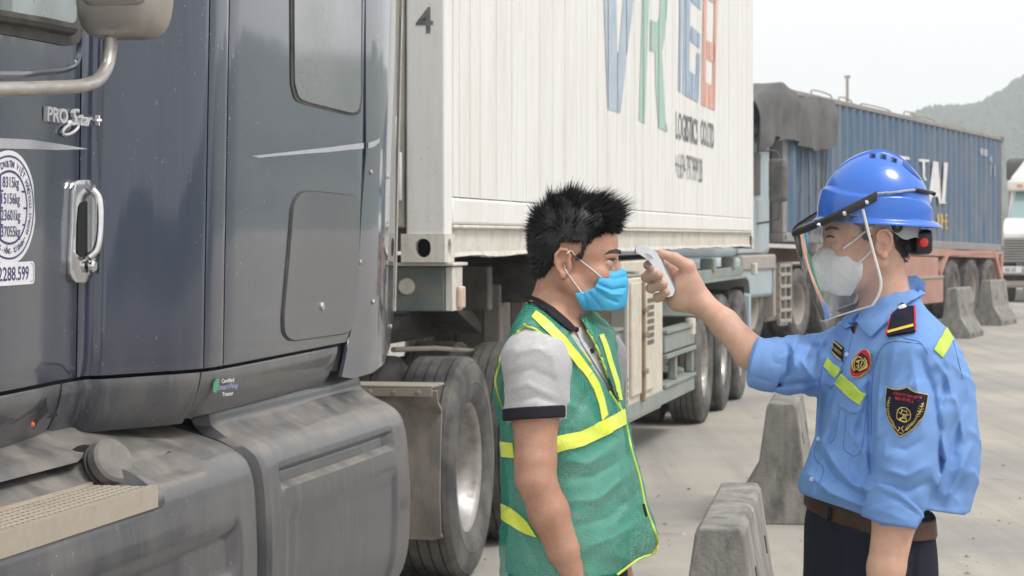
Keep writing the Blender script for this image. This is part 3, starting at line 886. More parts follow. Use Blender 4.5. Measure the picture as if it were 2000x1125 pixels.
def letter(name, polys, mat, lab, step=60):
    for i_, poly in enumerate(polys):
        q = [pz(x, y) for x, y in poly]
        r = delaunay_2d_cdt([Vector(v) for v in q], [], [list(range(len(q)))], 1, 1e-6)
        m_ = clip_strip([tuple(v) for v in r[0]], [tuple(f) for f in r[2]], onside)
        o = m_.build(name, mat, cont, smooth=0)
        if i_ == 0: o['label'] = lab
letter('lettering', [[(1171, -235), (1196, -215), (1205, 101), (1208, 103), (1229, -175), (1247, -165), (1237, 0), (1221, 132), (1211, 221), (1185.6, 213)]], m_l_blue, 'huge faded blue letter V')
letter('lettering', [[(1254, -170), (1269, -160), (1267, 0), (1258.5, 241), (1247, 235), (1253, 0)], [(1269.2, 37), (1281.6, 44), (1287, 36), (1289, 0), (1290, -90), (1285, -120), (1269.2, -128), (1269.2, -165), (1290, -150), (1303, -115), (1304.5, -40), (1303, 10), (1299, 65), (1292, 103), (1278, 101), (1268, 99)], [(1278, 101.2), (1292, 103.2), (1299, 228), (1303.5, 258), (1285, 249), (1280, 174)]], m_l_green, 'huge faded green letter R')
letter('lettering', [[(1328, -140), (1323, 178), (1329, 181), (1335, -135)]], m_l_blue2, 'stem of the steel blue letter E')
letter('lettering', [[(1337, -132), (1332, 183), (1345, 191), (1349, -125)], [(1349, 50), (1368, 68), (1366, 94), (1347, 80)], [(1345, 137), (1358, 147), (1357, 196), (1346, 192)], [(1360, 102), (1368, 106), (1363, 200), (1357, 198)], [(1349, -30), (1369, -15), (1368, 20), (1349, 2)], [(1349, -125), (1370, -112), (1369, -70), (1349, -85)]], m_l_blue2, 'huge faded steel blue letter E')
letter('lettering', [[(1374, -110), (1369, 205), (1377, 208), (1382, -106)], [(1396, -98), (1390, 213), (1396, 216), (1403, -92)], [(1382, -40), (1398, -30), (1397, 8), (1381, -2)], [(1380, 78), (1396, 88), (1395, 122), (1379, 115)], [(1377, 160), (1392, 168), (1391, 213), (1376, 208)]], m_l_red, 'huge faded orange red letter like a B or an 8')
def textline(s, xa, xb, ya, h, lab, bold=.02):
    V, Fc = text2d(s, 1., bold, cx=False, cy=False)
    w = max(v[0] for v in V)
    s0, z0 = pz(xa, ya); s1, _ = pz(xb, ya)
    m_ = clip_strip([(s0 + x / w * (s1 - s0), z0 + y * h) for x, y in V], Fc, onside)
    o = m_.build('lettering', m_l_dark, cont, smooth=0); o['label'] = lab
textline('LOGISTICS', 1319, 1363, 269, .27, 'faded black word LOGISTICS')
textline('CO.LTD', 1368, 1394, 281, .27, 'faded black word CO.LTD')
textline('+669479799928', 1318, 1371, 347, .27, 'faded black phone number', -.004)
# corner protector stains are in the paint; rear door bars
for k in (.35, .9, 1.5, 2.05):
    b = MB(); b.tube([TC_(TC - k, SC1 + .03, 1.6), TC_(TC - k, SC1 + .03, 4.2)], .02, 8); b.build('lock_bar', m_silver, cont)

# ---------------------------------------------------------------- teal skeletal trailer
m_teal = M('worn_teal_paint', (.15, .225, .225), .7, var=(.31, .345, .33), var_scale=4, var_amt=.7, streak=.3, dust=(.29, .265, .225), dust_amt=.8, dust_scale=7, bump=.1)
m_teal_d = M('dark_teal_paint', (.045, .12, .13), .6, var=(.20, .21, .19), var_scale=9, var_amt=.7, dust=(.25, .21, .17), dust_amt=.5, dust_scale=8)
m_cream = M('cream_cabinet', (.66, .62, .53), .55, var=(.50, .44, .34), var_scale=5, var_amt=.5, dust=(.30, .25, .19), dust_amt=.35, dust_scale=12)
m_cream_s = M('cream_disc', (.62, .58, .50), .7, var=(.4, .36, .3), var_scale=30)
m_brown = M('rusty_hinge', (.25, .18, .12), .8)
trailer = thing('container_trailer', 'worn teal skeletal trailer carrying the white container', 'trailer', TC_(-3.54, 16.2, 0))
def tb(name, t0, t1, s0, s1, z0, z1, mat=m_teal, bevel=.008, parent=None):
    b = MB(); b.box(t0, t1, s0, s1, z0, z1, TC_); return b.build(name, mat, parent or trailer, bevel=bevel)
bol = tb('front_bolster', -4.72, -2.335, 9.93, 10.14, 1.195, 1.385, m_teal_d)
tb('bolster_cap', -4.75, -2.29, 9.90, 10.18, 1.388, 1.402, m_cgrime, .003)
tb('bolster_end', -2.333, -2.30, 9.935, 10.12, 1.196, 1.384, m_cgrime, .004)
b = MB(); b.lathe([(0, .018), (.030, .017), (.0345, .010), (.036, 0)], TC_(-2.335 - .165, 9.93, 1.30), TW(0, -1, 0) - TW(0, 0, 0), 28); b.build('plug', m_cream_s, bol)
b = MB(); b.box(-2.30, -2.278, 10.0, 10.09, 1.205, 1.30, TC_); b.build('side_lamp', M('orange_lamp', (.55, .36, .26), .35, dust=(.6, .55, .5), dust_amt=.7, dust_scale=30), bol, bevel=.008)
for t in (-3.05, -4.05): tb('main_beam', t - .06, t + .06, 10.2, 22.2, .98, 1.36, m_frame)
for s in (11.2, 12.6, 14.0, 16.6, 17.9): tb('cross_member', -4.6, -2.42, s, s + .1, 1.16, 1.37, m_frame)
b = MB(); b.prism([TC_(-3.3, 10.2, 1.19), TC_(-3.3, 12.4, 1.19), TC_(-3.3, 12.4, 1.0), TC_(-3.3, 11.9, .95), TC_(-3.3, 10.5, 1.12)], TW(-.5, 0, 0) - TW(0, 0, 0)); b.build('gooseneck', m_frame, trailer, bevel=.01)
# slanted brace and landing leg seen under the container
b = MB(); b.prism([TPp(900, 590, -2.75), TPp(910, 588, -2.75), TPp(945, 640, -2.75), TPp(938, 652, -2.75), TPp(885, 600, -2.75)], TW(-.25, .1, 0) - TW(0, 0, 0)); b.build('brace', m_frame, trailer, bevel=.006)
mleg = M('dusty_leg', (.20, .185, .165), .8, dust=DUST, dust_amt=.6, dust_scale=7)
for x, t, y0, y1, w in ((960, -2.70, 555, 740, .05), (1010, -2.62, 565, 690, .04)):
    s = TS(x, t); b = MB(); b.box(t - w, t + w, s, s + .09, max(.12, TZ(x, y1, t)), TZ(x, y0, t), TW); b.build('landing_leg', mleg, trailer, bevel=.012)
b = MB(); b.box(-2.95, -2.72, TS(985, -2.66) + .1, TS(985, -2.66) + .5, .55, 1.18, TW); b.build('tool_box', mleg, trailer, bevel=.02)
# side frame
tb('side_rail', -2.40, -2.33, 12.6, 14.74, .79, .93)
tb('rail_flange', -2.42, -2.315, 12.6, 14.74, .935, .955, m_teal, .003)
tb('side_rail', -2.40, -2.33, 16.62, 18.22, .70, .83)
tb('rail_flange', -2.42, -2.315, 16.62, 18.22, .835, .86, m_teal, .003)
tb('rail_flange', -2.42, -2.315, 16.62, 18.22, .66, .69, m_teal, .003)
tb('side_rail', -2.40, -2.33, 14.72, 18.22, .35, .455)
tb('rail_flange', -2.42, -2.315, 16.56, 18.22, .46, .485, m_teal, .003)
for s in (17.2, 18.14): tb('upright', -2.39, -2.335, s, s + .08, .487, .66)
tb('upright', -2.40, -2.30, 14.66, 14.73, .36, 1.28)
tb('upright_cap', -2.46, -2.24, 14.62, 14.80, 1.282, 1.30, m_teal, .003)
b = MB(); b.tube([TC_(-2.6, 16.7, .62), TC_(-2.42, 18.1, .50)], .03, 8); b.build('brace', m_teal, trailer)
tb('reservoir', -2.60, -2.45, 16.9, 17.9, .55, .80, mleg, .07)
b = MB(); b.lathe([(0, .10), (.035, .10), (.04, .09), (.04, -.02), (0, -.02)], TC_(-2.34, 18.05, .80), Vector((0, 0, 1)), 14); b.build('marker_can', m_cream_s, trailer)
# generator cabinet
cab = tb('generator_cabinet', -2.62, -2.335, 14.78, 16.52, .42, 1.25, m_cream, .012)
tb('cabinet_head', -2.60, -2.345, 14.80, 16.50, 1.255, 1.36, m_cream, .015, cab)
tb('cabinet_plinth', -2.56, -2.35, 14.74, 16.54, .33, .418, m_cgrime, .006, cab)
for s0, s1 in ((15.02, 15.42), (15.62, 16.02)): tb('cabinet_door', -2.334, -2.315, s0, s1, .50, 1.22, m_cream, .006, cab)
tb('door_rod', -2.333, -2.305, 15.47, 15.53, .44, 1.22, m_brown, .006, cab)
for z in (.62, .86, 1.02): tb('latch', -2.312, -2.29, 15.44, 15.58, z, z + .035, m_brown, .006, cab)
for s0, z0, n_ in ((15.66, .80, 7), (14.83, .46, 4)):
    for k in range(n_): tb('vent_slot', -2.318 if s0 > 15 else -2.336, -2.3125 if s0 > 15 else -2.332, s0, s0 + (.30 if s0 > 15 else .13), z0 + k * .046, z0 + k * .046 + .03, M('vent_dark', (.12, .11, .09), .8) if 'vent_dark' not in MATS else MATS['vent_dark'], .0, cab)
# wheels, wings and flaps
for s in (18.95, 20.28, 21.6):
    wheel(trailer, TW(-2.46, s, .488), -TH, 'trail', .49, .26, -.07, m_rim, grooves=4)
    wheel(trailer, TW(-2.80, s, .488), -TH, 'trail', .49, .26, -.07, m_rim)
    wheel(trailer, TW(-4.55, s, .488), -TH, 'trail', .49, .26, -.07, m_rim)
    b = MB(); b.tube([TW(-4.5, s, .488), TW(-2.5, s, .488)], .06, 12); b.build('axle', m_frame, trailer)
G = [[], []]
for s, z in ((18.25, .86), (18.35, 1.0), (18.5, 1.08), (18.8, 1.105), (20.2, 1.105), (21.9, 1.10), (22.15, 1.06), (22.25, .95)):
    G[0].append(TC_(-2.33, s, z + .04)); G[1].append(TC_(-2.98, s, z + .04))
b = MB(); b.grid(G); b.build('wing', m_teal, trailer, solid=-.02)
for s in (18.32, 19.62, 20.95, 22.2):
    g = [[TC_(t, s + .03 * math.sin(t * 11 + z * 5), z) for t in np.linspace(-2.95, -2.38, 9)] for z in np.linspace(.62, 1.05, 7)]
    b = MB(); b.grid(g); b.build('mud_flap', m_frame, trailer, solid=.01)
tb('rear_guard', -2.36, -2.30, 21.98, 22.05, .55, .98, M('pale_blue_guard', (.40, .50, .58), .6, dust=DUST, dust_amt=.4, dust_scale=8), .01)
for s in (19.9, 21.4): 
    tb('twist_lock', -2.50, -2.38, s, s + .16, 1.22, 1.33, m_teal, .01)
tb('side_beam', -2.58, -2.40, 18.6, 22.3, 1.16, 1.24, m_teal)
b = MB(); b.box(-2.315, -2.27, 22.2, 22.36, 1.16, 1.27, TC_); b.build('side_lamp', m_cream_s, trailer, bevel=.01)
# ---------------------------------------------------------------- blue container truck behind
m_cblue = M('container_blue', (.070, .130, .215), .6, var=(.12, .17, .22), var_scale=.9, var_amt=.6, stretch=3, dust=(.27, .24, .21), dust_amt=.55, dust_scale=2.4, lo=.42, hi=.75)
m_cblue_r = M('container_blue_rail', (.20, .22, .25), .7, var=(.24, .17, .13), var_scale=3, var_amt=.7, dust=(.36, .33, .29), dust_amt=.5, dust_scale=5)
m_red = M('red_oxide_paint', (.42, .155, .115), .7, var=(.50, .30, .24), var_scale=2.5, var_amt=.6, dust=(.35, .29, .24), dust_amt=.55, dust_scale=5)
m_white_l = M('white_letter', (.72, .70, .68), .6, var=(.45, .45, .48), var_scale=5, var_amt=.5)
m_yel_l = M('yellow_letter', (.58, .37, .06), .6, var=(.3, .3, .3), var_scale=8, var_amt=.4)
m_tarp = M('grey_tarpaulin', (.075, .074, .073), .8, var=(.15, .148, .145), var_scale=2.6, var_amt=.7, bump=.3, bump_scale=18)
m_pale = M('pale_blue_cab', (.33, .42, .48), .45, coat=.3, var=(.40, .46, .48), var_scale=2, var_amt=.5, dust=(.36, .33, .29), dust_amt=.5, dust_scale=4)
m_dgrey = M('dark_grey_plastic', (.05, .052, .056), .6, dust=DUST, dust_amt=.4, dust_scale=5)
m_dustg = M('dusty_grey_metal', (.30, .28, .255), .7, dust=(.40, .36, .31), dust_amt=.6, dust_scale=6)
LB = 12.45; SB0 = -.62
def zb(s): return -.0205 * (s - SB0)
def BC(t, s, z): return BW(t, s, z + zb(s))
bcont = thing('shipping_container', 'blue corrugated container with white and yellow lettering, tarpaulin on its front corner', 'container', BC(-1.2, 5.6, 1.35))
b = MB(); pr = []
s = SB0 + .16; per = .345
while s < SB0 + LB - .2:
    pr += [(0., s), (0., s + per * .30), (-.05, s + per * .48), (-.05, s + per * .80)]; s += per
pr.append((0, SB0 + LB - .16))
b.grid([[BC(t, q, 1.47) for t, q in pr], [BC(t, q, 3.33) for t, q in pr]]); b.build('side_wall', m_cblue, bcont, smooth=30, solid=.004)
for nm, a in (('bottom_rail', (-.06, .015, SB0 + .12, SB0 + LB - .12, 1.345, 1.468)), ('top_rail', (-.06, .012, SB0 + .12, SB0 + LB - .12, 3.332, 3.40)),
              ('corner_post', (-.14, .02, SB0, SB0 + .16, 1.46, 3.30)), ('corner_post', (-.14, .02, SB0 + LB - .16, SB0 + LB, 1.46, 3.30)),
              ('corner_post', (-2.42, -2.27, SB0 + LB - .16, SB0 + LB, 1.46, 3.30)), ('corner_post', (-2.42, -2.27, SB0, SB0 + .16, 1.46, 3.30)),
              ('front_wall', (-2.3, -.1, SB0 + .03, SB0 + .09, 1.4, 3.35)), ('rear_wall', (-2.3, -.1, SB0 + LB - .09, SB0 + LB - .03, 1.4, 3.35)), ('far_wall', (-2.42, -2.36, SB0 + .1, SB0 + LB - .1, 1.4, 3.35)), ('floor', (-2.36, -.05, SB0 + .1, SB0 + LB - .1, 1.42, 1.46))):
    b = MB(); b.box(*a, BC); b.build(nm, m_cblue_r if 'rail' in nm or 'post' in nm else m_cblue, bcont, bevel=.01)
for s in (SB0 - .01, SB0 + LB - .16):
    for z in (1.34, 3.30):
        b = MB(); b.box(-.16, .03, s, s + .17, z, z + .115, BC); c_ = b.build('corner_casting', m_cblue_r, bcont, bevel=.008)
        b = MB(); b.box(.028, .033, s + .06, s + .11, z + .025, z + .09, BC); b.build('casting_hole', m_gap, c_)
def blet(V, Fc, mat, name='lettering', lab=None):
    b = MB(); b.add([BC(.006, s, z) for s, z in V], Fc); o = b.build(name, mat, bcont, smooth=0)
    if lab: o['label'] = lab
def bpz(x, y):
    k = (x - 1000) / F; s = (k * 32.6 - 3.85) / (SB - k * CB); Z = 32.6 + s * CB
    return s, H - (y - HY) * Z / F - zb(s)
def bpoly(pts, mat, lab=None):
    q = [bpz(x, y) for x, y in pts]; r = delaunay_2d_cdt([Vector(v) for v in q], [], [list(range(len(q)))], 1, 1e-6)
    blet([tuple(v) for v in r[0]], [tuple(f) for f in r[2]], mat, lab=lab)
bpoly([(1757, 304), (1776, 307), (1776, 312), (1768, 311), (1768, 360), (1762, 360), (1762, 310), (1757, 309)], m_white_l, 'tall white letter half hidden by the helmet')
bpoly([(1794, 310), (1814, 312), (1814, 317), (1806, 316), (1806, 345), (1810, 352), (1806, 353), (1802, 345), (1801, 316), (1794, 315)], m_white_l, 'tall white letter T')
bpoly([(1822, 315), (1832, 316), (1838, 398), (1834, 398), (1831, 384), (1821, 384), (1816, 397), (1812, 395)], m_white_l, 'tall white letter A')
bpoly([(1843, 317), (1851, 318), (1845, 393), (1848, 398), (1838, 397), (1842, 345)], m_white_l, 'tall white letter L')
bpoly([(1830, 418), (1834, 418), (1834, 446), (1830, 446)], m_yel_l, 'yellow lettering')
bpoly([(1837, 417), (1841, 418), (1841, 429), (1844, 430), (1844, 433), (1841, 433), (1841, 447), (1837, 447)], m_yel_l, 'yellow letter F')
bpoly([(1845, 418), (1850, 418), (1850, 422), (1847, 422), (1847, 430), (1850, 430), (1850, 434), (1847, 434), (1847, 444), (1850, 444), (1850, 448), (1845, 447)], m_yel_l, 'yellow letter E')
bpoly([(1812, 440), (1822, 430), (1826, 436), (1818, 446), (1812, 444)], m_yel_l, 'yellow mark')
def btxt(tx, x, y, h, mat=m_white_l):
    V, Fc = text2d(tx, 1., .02, cx=False); s0, z0 = bpz(x, y); blet([(s0 + u * h * .8, z0 + v * h) for u, v in V], Fc, mat)
btxt('WK 4201', 1914, 296, .17); btxt('4', 1933, 310, .17); btxt('1', 1937, 311, .17); btxt('1', 1934, 333, .27); btxt('1', 1942, 334, .27)
# bent bows along the top
for x0, x1, hgt in ((1592, 1632, .07), (1645, 1672, .06), (1690, 1745, .04), (1772, 1795, .07), (1800, 1832, .05), (1850, 1890, .035)):
    s0, s1 = bpz(x0, 240)[0], bpz(x1, 240)[0]
    b = MB(); b.tube(bez([BC(-.05, s0, 3.40), BC(-.05, s0 + .05, 3.40 + hgt), BC(-.05, s1 - .12, 3.40 + hgt * .8), BC(-.05, s1, 3.36)], 5), .011, 6); b.build('cover_bow', m_dustg, bcont)

# tarpaulin thrown over the front corner
def tarp():
    G = []; n = 46
    for j in range(26):
        row = []
        for i in range(n):
            u = i / (n - 1); s = -1.95 + 3.36 * u
            hang = .60 + .10 * math.sin(u * 9) + .06 * math.sin(u * 23) - (.30 * (1 - u / .42) if u < .42 else 0) * 0
            if u > .36: hang = .70 + .05 * math.sin(u * 11)
            v = j / 25
            fold = .05 * math.sin(u * 26 + v * 3) * v + .03 * math.sin(u * 51 + 1) * v
            lump = .06 * math.exp(-((u - .36) / .10) ** 2) + .03 * math.sin(u * 7) + .02 * math.sin(u * 15 + 2)
            if v < .4:
                w = v / .4; t = -2.3 + 2.35 * w; z = 3.37 + lump * (.4 + .6 * w) + .03 * math.sin(w * 9 + u * 8)
            else:
                w = (v - .4) / .6; t = .05 + .06 * math.sin(min(1, w * 3) * 1.57) + fold; z = 3.37 + lump - .02 - w * (hang + lump)
            sag = -.25 * max(0, .2 - u) / .2
            row.append(BC(t, s, z + sag))
        G.append(row)
    b = MB(); b.grid(G)
    o = b.build('tarpaulin', m_tarp, None, base=BC(-1, .6, 3.4), smooth=70, solid=.012)
    tag(o, 'crumpled grey tarpaulin draped over the front corner of the blue container', 'tarpaulin')
tarp()
for k, (x, x2) in enumerate(((1563, 1556), (1572, 1577), (1588, 1590), (1603, 1598), (1612, 1604))):
    s0, s1 = bpz(x, 300)[0], bpz(x2, 400)[0]
    b = MB(); b.tube([BC(.035, s0, 2.95), BC(.03, (s0 + s1) / 2 + .03, 2.4), BC(.03, s1, 1.45)], .011, 6); o = b.build('tie_rope', m_dgrey, bcont)

# pale cab-over tractor in front of it
b2 = thing('tractor_truck', 'pale blue cab-over tractor half hidden behind the white container', 'truck', BW(-1.2, -1.5, 0))
def bb(name, t0, t1, s0, s1, z0, z1, mat, bevel=.03, parent=b2, fr=BW):
    b = MB(); b.box(t0, t1, s0, s1, z0, z1, fr); return b.build(name, mat, parent, bevel=bevel, seg=3)
bb('cab_body', -2.4, -.02, -3.1, -.98, 1.15, 2.72, m_pale, .10)
bb('cab_roof', -2.3, -.14, -2.9, -1.08, 2.70, 2.95, m_pale, .12)
bb('wind_deflector', -2.15, -.28, -2.5, -1.15, 2.9, 3.32, m_pale, .12)
bb('cab_step', -2.4, .02, -3.1, -1.02, .62, 1.16, m_pale, .06)
bb('door_window', -.03, -.005, -2.3, -1.45, 1.95, 2.50, m_dgrey, .01)
bb('door_panel', -.03, .004, -2.35, -1.35, 1.2, 1.90, m_pale, .015)
bb('wing', -.5, .05, -2.3, -.98, .98, 1.18, m_dustg, .03)
bb('rear_mud_guard', -.5, .03, -1.02, -.95, .35, 1.1, m_dustg, .02)
arm_ = bb('mirror', .18, .42, -1.72, -1.58, 1.86, 2.42, m_dgrey, .05)
b = MB(); b.tube(bez([BW(.0, -1.62, 2.52), BW(.22, -1.62, 2.52), BW(.30, -1.62, 2.44), BW(.31, -1.62, 2.1), BW(.30, -1.62, 1.7), BW(.22, -1.62, 1.62), BW(.0, -1.62, 1.58)], 5), .014, 6); b.build('mirror_bracket', m_dgrey, arm_)
bb('chassis', -1.7, -.7, -3.0, 2.4, .62, .95, m_frame, .02)
bb('fuel_tank', -.62, -.06, -.92, -.22, .28, 1.02, m_dustg, .08)
guard_ = bb('step_frame', -.06, -.02, -.62, -.30, .22, .26, m_dustg, .004)
for z in (.26, .40, .56, .72, .88, 1.0): bb('step_rung', -.055, .0, -.66, -.18, z, z + .045, m_dustg, .006, guard_)
for s in (-.66, -.43, -.20): bb('step_post', -.054, -.004, s, s + .035, .24, 1.04, m_dustg, .006, guard_)
for s in (-1.72, .22, 1.52):
    wheel(b2, BW(-.16, s, .49), -PH, 'dusty', .49, .28, -.05, m_rim_d)
    if s > 0: wheel(b2, BW(-.50, s, .49), -PH, 'dusty', .49, .28, -.05, m_rim_d)
    wheel(b2, BW(-2.2, s, .49), -PH, 'dusty', .49, .28, -.05, m_rim_d)
bb('wheel_wing', -.6, .0, -.15, 1.95, 1.03, 1.06, m_dustg, .01)

# red trailer under the blue container
rt = thing('container_trailer', 'faded red three axle trailer carrying the blue container', 'trailer', BW(-1.2, 7, 0))
for t in (-.75, -1.75): bb('main_beam', t - .07, t + .07, .6, SB0 + LB, .98, 1.28, m_red, .01, rt, BC)
bb('side_rail', -.14, .0, .9, 11.6, 1.22, 1.335, m_red, .01, rt, BC)
bb('side_skirt', -.06, .0, 2.6, 7.4, .72, 1.20, m_red, .01, rt, BC)
bb('side_guard', -.02, .03, 5.2, 7.6, .30, .70, m_red, .01, rt, BW)
bb('guard_strip', -.01, .045, 5.2, 7.6, .70, .74, m_dustg, .004, rt, BW)
bb('shade_block', -1.9, -.2, 2.5, 11.4, .85, 1.2, m_frame, .01, rt, BC)  # solid dark block standing in for the shade under the container
b = MB(); b.prism([BW(.01, 7.5, .70), BW(.01, 8.05, 1.06), BW(.01, 11.2, 1.06), BW(.01, 11.75, .55), BW(.01, 11.85, .55), BW(.01, 11.35, 1.13), BW(.01, 7.95, 1.13), BW(.01, 7.5, .82)], BW(-.6, 0, 0) - BW(0, 0, 0)); b.build('wheel_wing', m_red, rt)
bb('rear_bumper', -2.3, -.0, 11.75, 11.9, .55, 1.05, m_red, .01, rt, BW)
for s in (8.45, 9.75, 11.0):
    wheel(rt, BW(-.16, s, .49), -PH, 'dusty', .49, .28, -.05, m_rim_d)
    wheel(rt, BW(-.50, s, .49), -PH, 'dusty', .49, .28, -.05, m_rim_d)
    wheel(rt, BW(-2.25, s, .49), -PH, 'dusty', .49, .28, -.05, m_rim_d)

# ---------------------------------------------------------------- white bonneted truck at the right edge
m_wtruck = M('white_truck_paint', (.78, .77, .75), .4, coat=.4, dust=(.5, .46, .4), dust_amt=.4, dust_scale=3)
m_grille = M('grille_chrome', (.55, .53, .51), .35, .7)
WA = math.radians(16); WC, WS = math.cos(WA), math.sin(WA)
def WW(t, s, z): return Vector((9.84 + t * WC + s * WS, 49.0 - t * WS + s * WC, z))
wt = thing('tractor_truck', 'white bonneted truck with chrome grille at the right edge', 'truck', WW(1.2, 3, 0))
def wb(name, t0, t1, s0, s1, z0, z1, mat, bevel=.02, parent=wt):
    b = MB(); b.box(t0, t1, s0, s1, z0, z1, WW); return b.build(name, mat, parent, bevel=bevel, seg=3)
b = MB(); b.prism([WW(.10, -.02, 1.28), WW(.12, .0, 1.42), WW(.12, .25, 1.56), WW(.06, 1.55, 1.72), WW(.06, 1.55, .8), WW(.10, 0, .8)], WW(2.15, 0, 0) - WW(0, 0, 0)); b.build('bonnet', m_wtruck, wt, bevel=.06, seg=3)
b = MB(); b.hexa([WW(.02, 1.55, .7), WW(2.4, 1.55, .7), WW(2.4, 3.4, .7), WW(.02, 3.4, .7), WW(.16, 2.15, 2.42), WW(2.26, 2.15, 2.42), WW(2.26, 3.4, 2.42), WW(.16, 3.4, 2.42)]); b.build('cab_body', m_wtruck, wt, bevel=.08, seg=3)
b = MB(); b.hexa([WW(.14, 1.60, 1.70), WW(2.28, 1.60, 1.70), WW(2.28, 1.66, 1.70), WW(.14, 1.66, 1.70), WW(.26, 2.05, 2.26), WW(2.16, 2.05, 2.26), WW(2.16, 2.12, 2.26), WW(.26, 2.12, 2.26)]); ws_ = b.build('windscreen', M('windscreen_teal', (.22, .33, .34), .08, coat=1.), wt, bevel=.02)
b = MB(); b.tube([WW(.55, 1.72, 1.86), WW(.85, 1.69, 1.80), WW(1.2, 1.62, 1.72)], .012, 6); b.build('wiper', m_dgrey, ws_)
wb('sun_visor', .10, 2.32, 1.85, 2.3, 2.28, 2.52, m_wtruck, .06)
b = MB(); b.hexa([WW(.10, 2.0, 2.5), WW(2.3, 2.0, 2.5), WW(2.3, 3.3, 2.5), WW(.10, 3.3, 2.5), WW(.5, 2.7, 3.1), WW(1.9, 2.7, 3.1), WW(1.9, 3.3, 3.1), WW(.5, 3.3, 3.1)]); b.build('roof_fairing', m_wtruck, wt, bevel=.10, seg=3)
wb('roof_lamp', .30, .42, 1.84, 1.90, 2.36, 2.42, M('amber_lens', (.7, .25, .04), .3), .01)
gr = wb('grille_back', .18, 2.2, -.05, -.03, .82, 1.30, m_dgrey, .01)
for k in range(9): wb('grille_bar', .12, 2.25, -.10, -.052, .83 + k * .053, .855 + k * .053, m_grille, .006, gr)
wb('bumper', .0, 2.4, -.35, -.02, .30, .72, m_dustg, .06)
wb('bumper_slot', .05, 1.1, -.355, -.34, .44, .56, m_gap, .005)
pl_ = wb('number_plate', .12, .55, -.362, -.352, .60, .73, m_white_st, .003)
V, Fc = text2d('60-25', .12, .01); b = MB(); b.add([WW(.33 + x * .8, -.365, .665 + y) for x, y in V], Fc); b.build('lettering', m_inkd, pl_, smooth=0)
wb('mirror', -.25, -.10, 1.7, 1.82, 1.55, 2.05, m_dgrey, .03)
for t in (.2, 2.2):
    wheel(wt, WW(t, .7, .49), -WA, 'dusty', .49, .28, -.05, m_rim_d)
wb('load_box', .0, 2.4, 3.6, 10, 1.2, 2.62, M('maroon_side_boards', (.16, .06, .055), .75, dust=DUST, dust_amt=.4, dust_scale=4), .02)
wb('load_cover', -.06, 2.46, 3.5, 10, 2.5, 3.02, m_tarp, .12)
wb('chassis', .8, 1.6, 0, 10, .6, .95, m_frame)
for s in (7.4, 8.7):
    for t in (.2, 2.2): wheel(wt, WW(t, s, .49), -WA, 'dusty', .49, .28, -.05, m_rim_d)

# ---------------------------------------------------------------- concrete barriers
m_conc = M('barrier_concrete', (.225, .214, .198), .9, var=(.38, .365, .335), var_scale=5, var_amt=.7, stretch=2.2, dust=(.065, .063, .06), dust_amt=.75, dust_scale=11, lo=.44, hi=.68, bump=.9, bump_scale=70, detail=9., streak=.3)
bar_group = 'concrete barriers along the lane'
def barrier(x, y_foot, ang, label, L=1.15, hgt=.70, side=0.):
    Z = H * F / (y_foot - HY); X = (x - 1000) * Z / F
    ca, sa = math.cos(ang), math.sin(ang)
    half = [(.255, 0), (.255, .075), (.122, .30), (.078, hgt - .02), (.064, hgt)]
    prof = half + [(-a, z) for a, z in half[::-1]]
    n = len(prof); ys = np.linspace(0, L, 9); V = []
    r_ = random.Random(int(x))
    for j, yy in enumerate(ys):
        for k, (a, z) in enumerate(prof):
            a2 = a * (1 + r_.uniform(-.008, .008)); z2 = z + (r_.uniform(-.005, .003) if z > .55 else 0)
            if j in (0, len(ys) - 1) and z > .1: a2 *= .985
            V.append(Vector((X + a2 * ca + yy * sa, Z - a2 * sa + yy * ca, max(0, z2))))
    Fc = [tuple(range(n)), tuple(range((len(ys) - 1) * n, len(ys) * n))[::-1]]
    for j in range(len(ys) - 1):
        for k in range(n):
            Fc.append((j * n + k, (j + 1) * n + k, (j + 1) * n + (k + 1) % n, j * n + (k + 1) % n))
    t = thing('concrete_barrier', label, 'barrier', (X, Z, 0), bar_group)
    obj('barrier_body', V, Fc, m_conc, t, smooth=0, bevel=.008)
    def LW(a, yy, z): return Vector((X + a * ca + yy * sa, Z - a * sa + yy * ca, z))
    for yy in (L * .2, L * .8):            # lifting slots in both flanks, cable holes in the toe
        for sg in (1, -1):
            aw = lambda z_: (.122 - .044 * (z_ - .30) / (hgt - .32)) * sg; b = MB(); b.hexa([LW(aw(.40) - .004 * sg, yy, .40), LW(aw(.40) + .0025 * sg, yy, .40), LW(aw(.40) + .0025 * sg, yy + .04, .40), LW(aw(.40) - .004 * sg, yy + .04, .40), LW(aw(.46) - .004 * sg, yy, .46), LW(aw(.46) + .0025 * sg, yy, .46), LW(aw(.46) + .0025 * sg, yy + .04, .46), LW(aw(.46) - .004 * sg, yy + .04, .46)]); b.build('lifting_slot', m_gap, t, bevel=.0)
            b = MB(); b.box(sg * .250, sg * .2568, yy, yy + .06, .02, .06, LW); b.build('forklift_hole', m_gap, t, bevel=.0)
    for a in (.03,):                        # formwork lines down the flank
        pass
    return t
barrier(1405, 1419, math.radians(8.2), 'nearest grey concrete barrier, its top in front of the guard', 1.3, .62)
barrier(1526, 1025, math.radians(8.5), 'stained concrete barrier behind the guard under his raised arm', 1.2, .63)
barrier(1858, 661, math.radians(21), 'nearer of the two barriers by the red trailer wheels', 1.1, .69)
barrier(1925, 636, math.radians(24), 'farther of the two barriers, beside the rearmost trailer wheel', 1.1, .70)

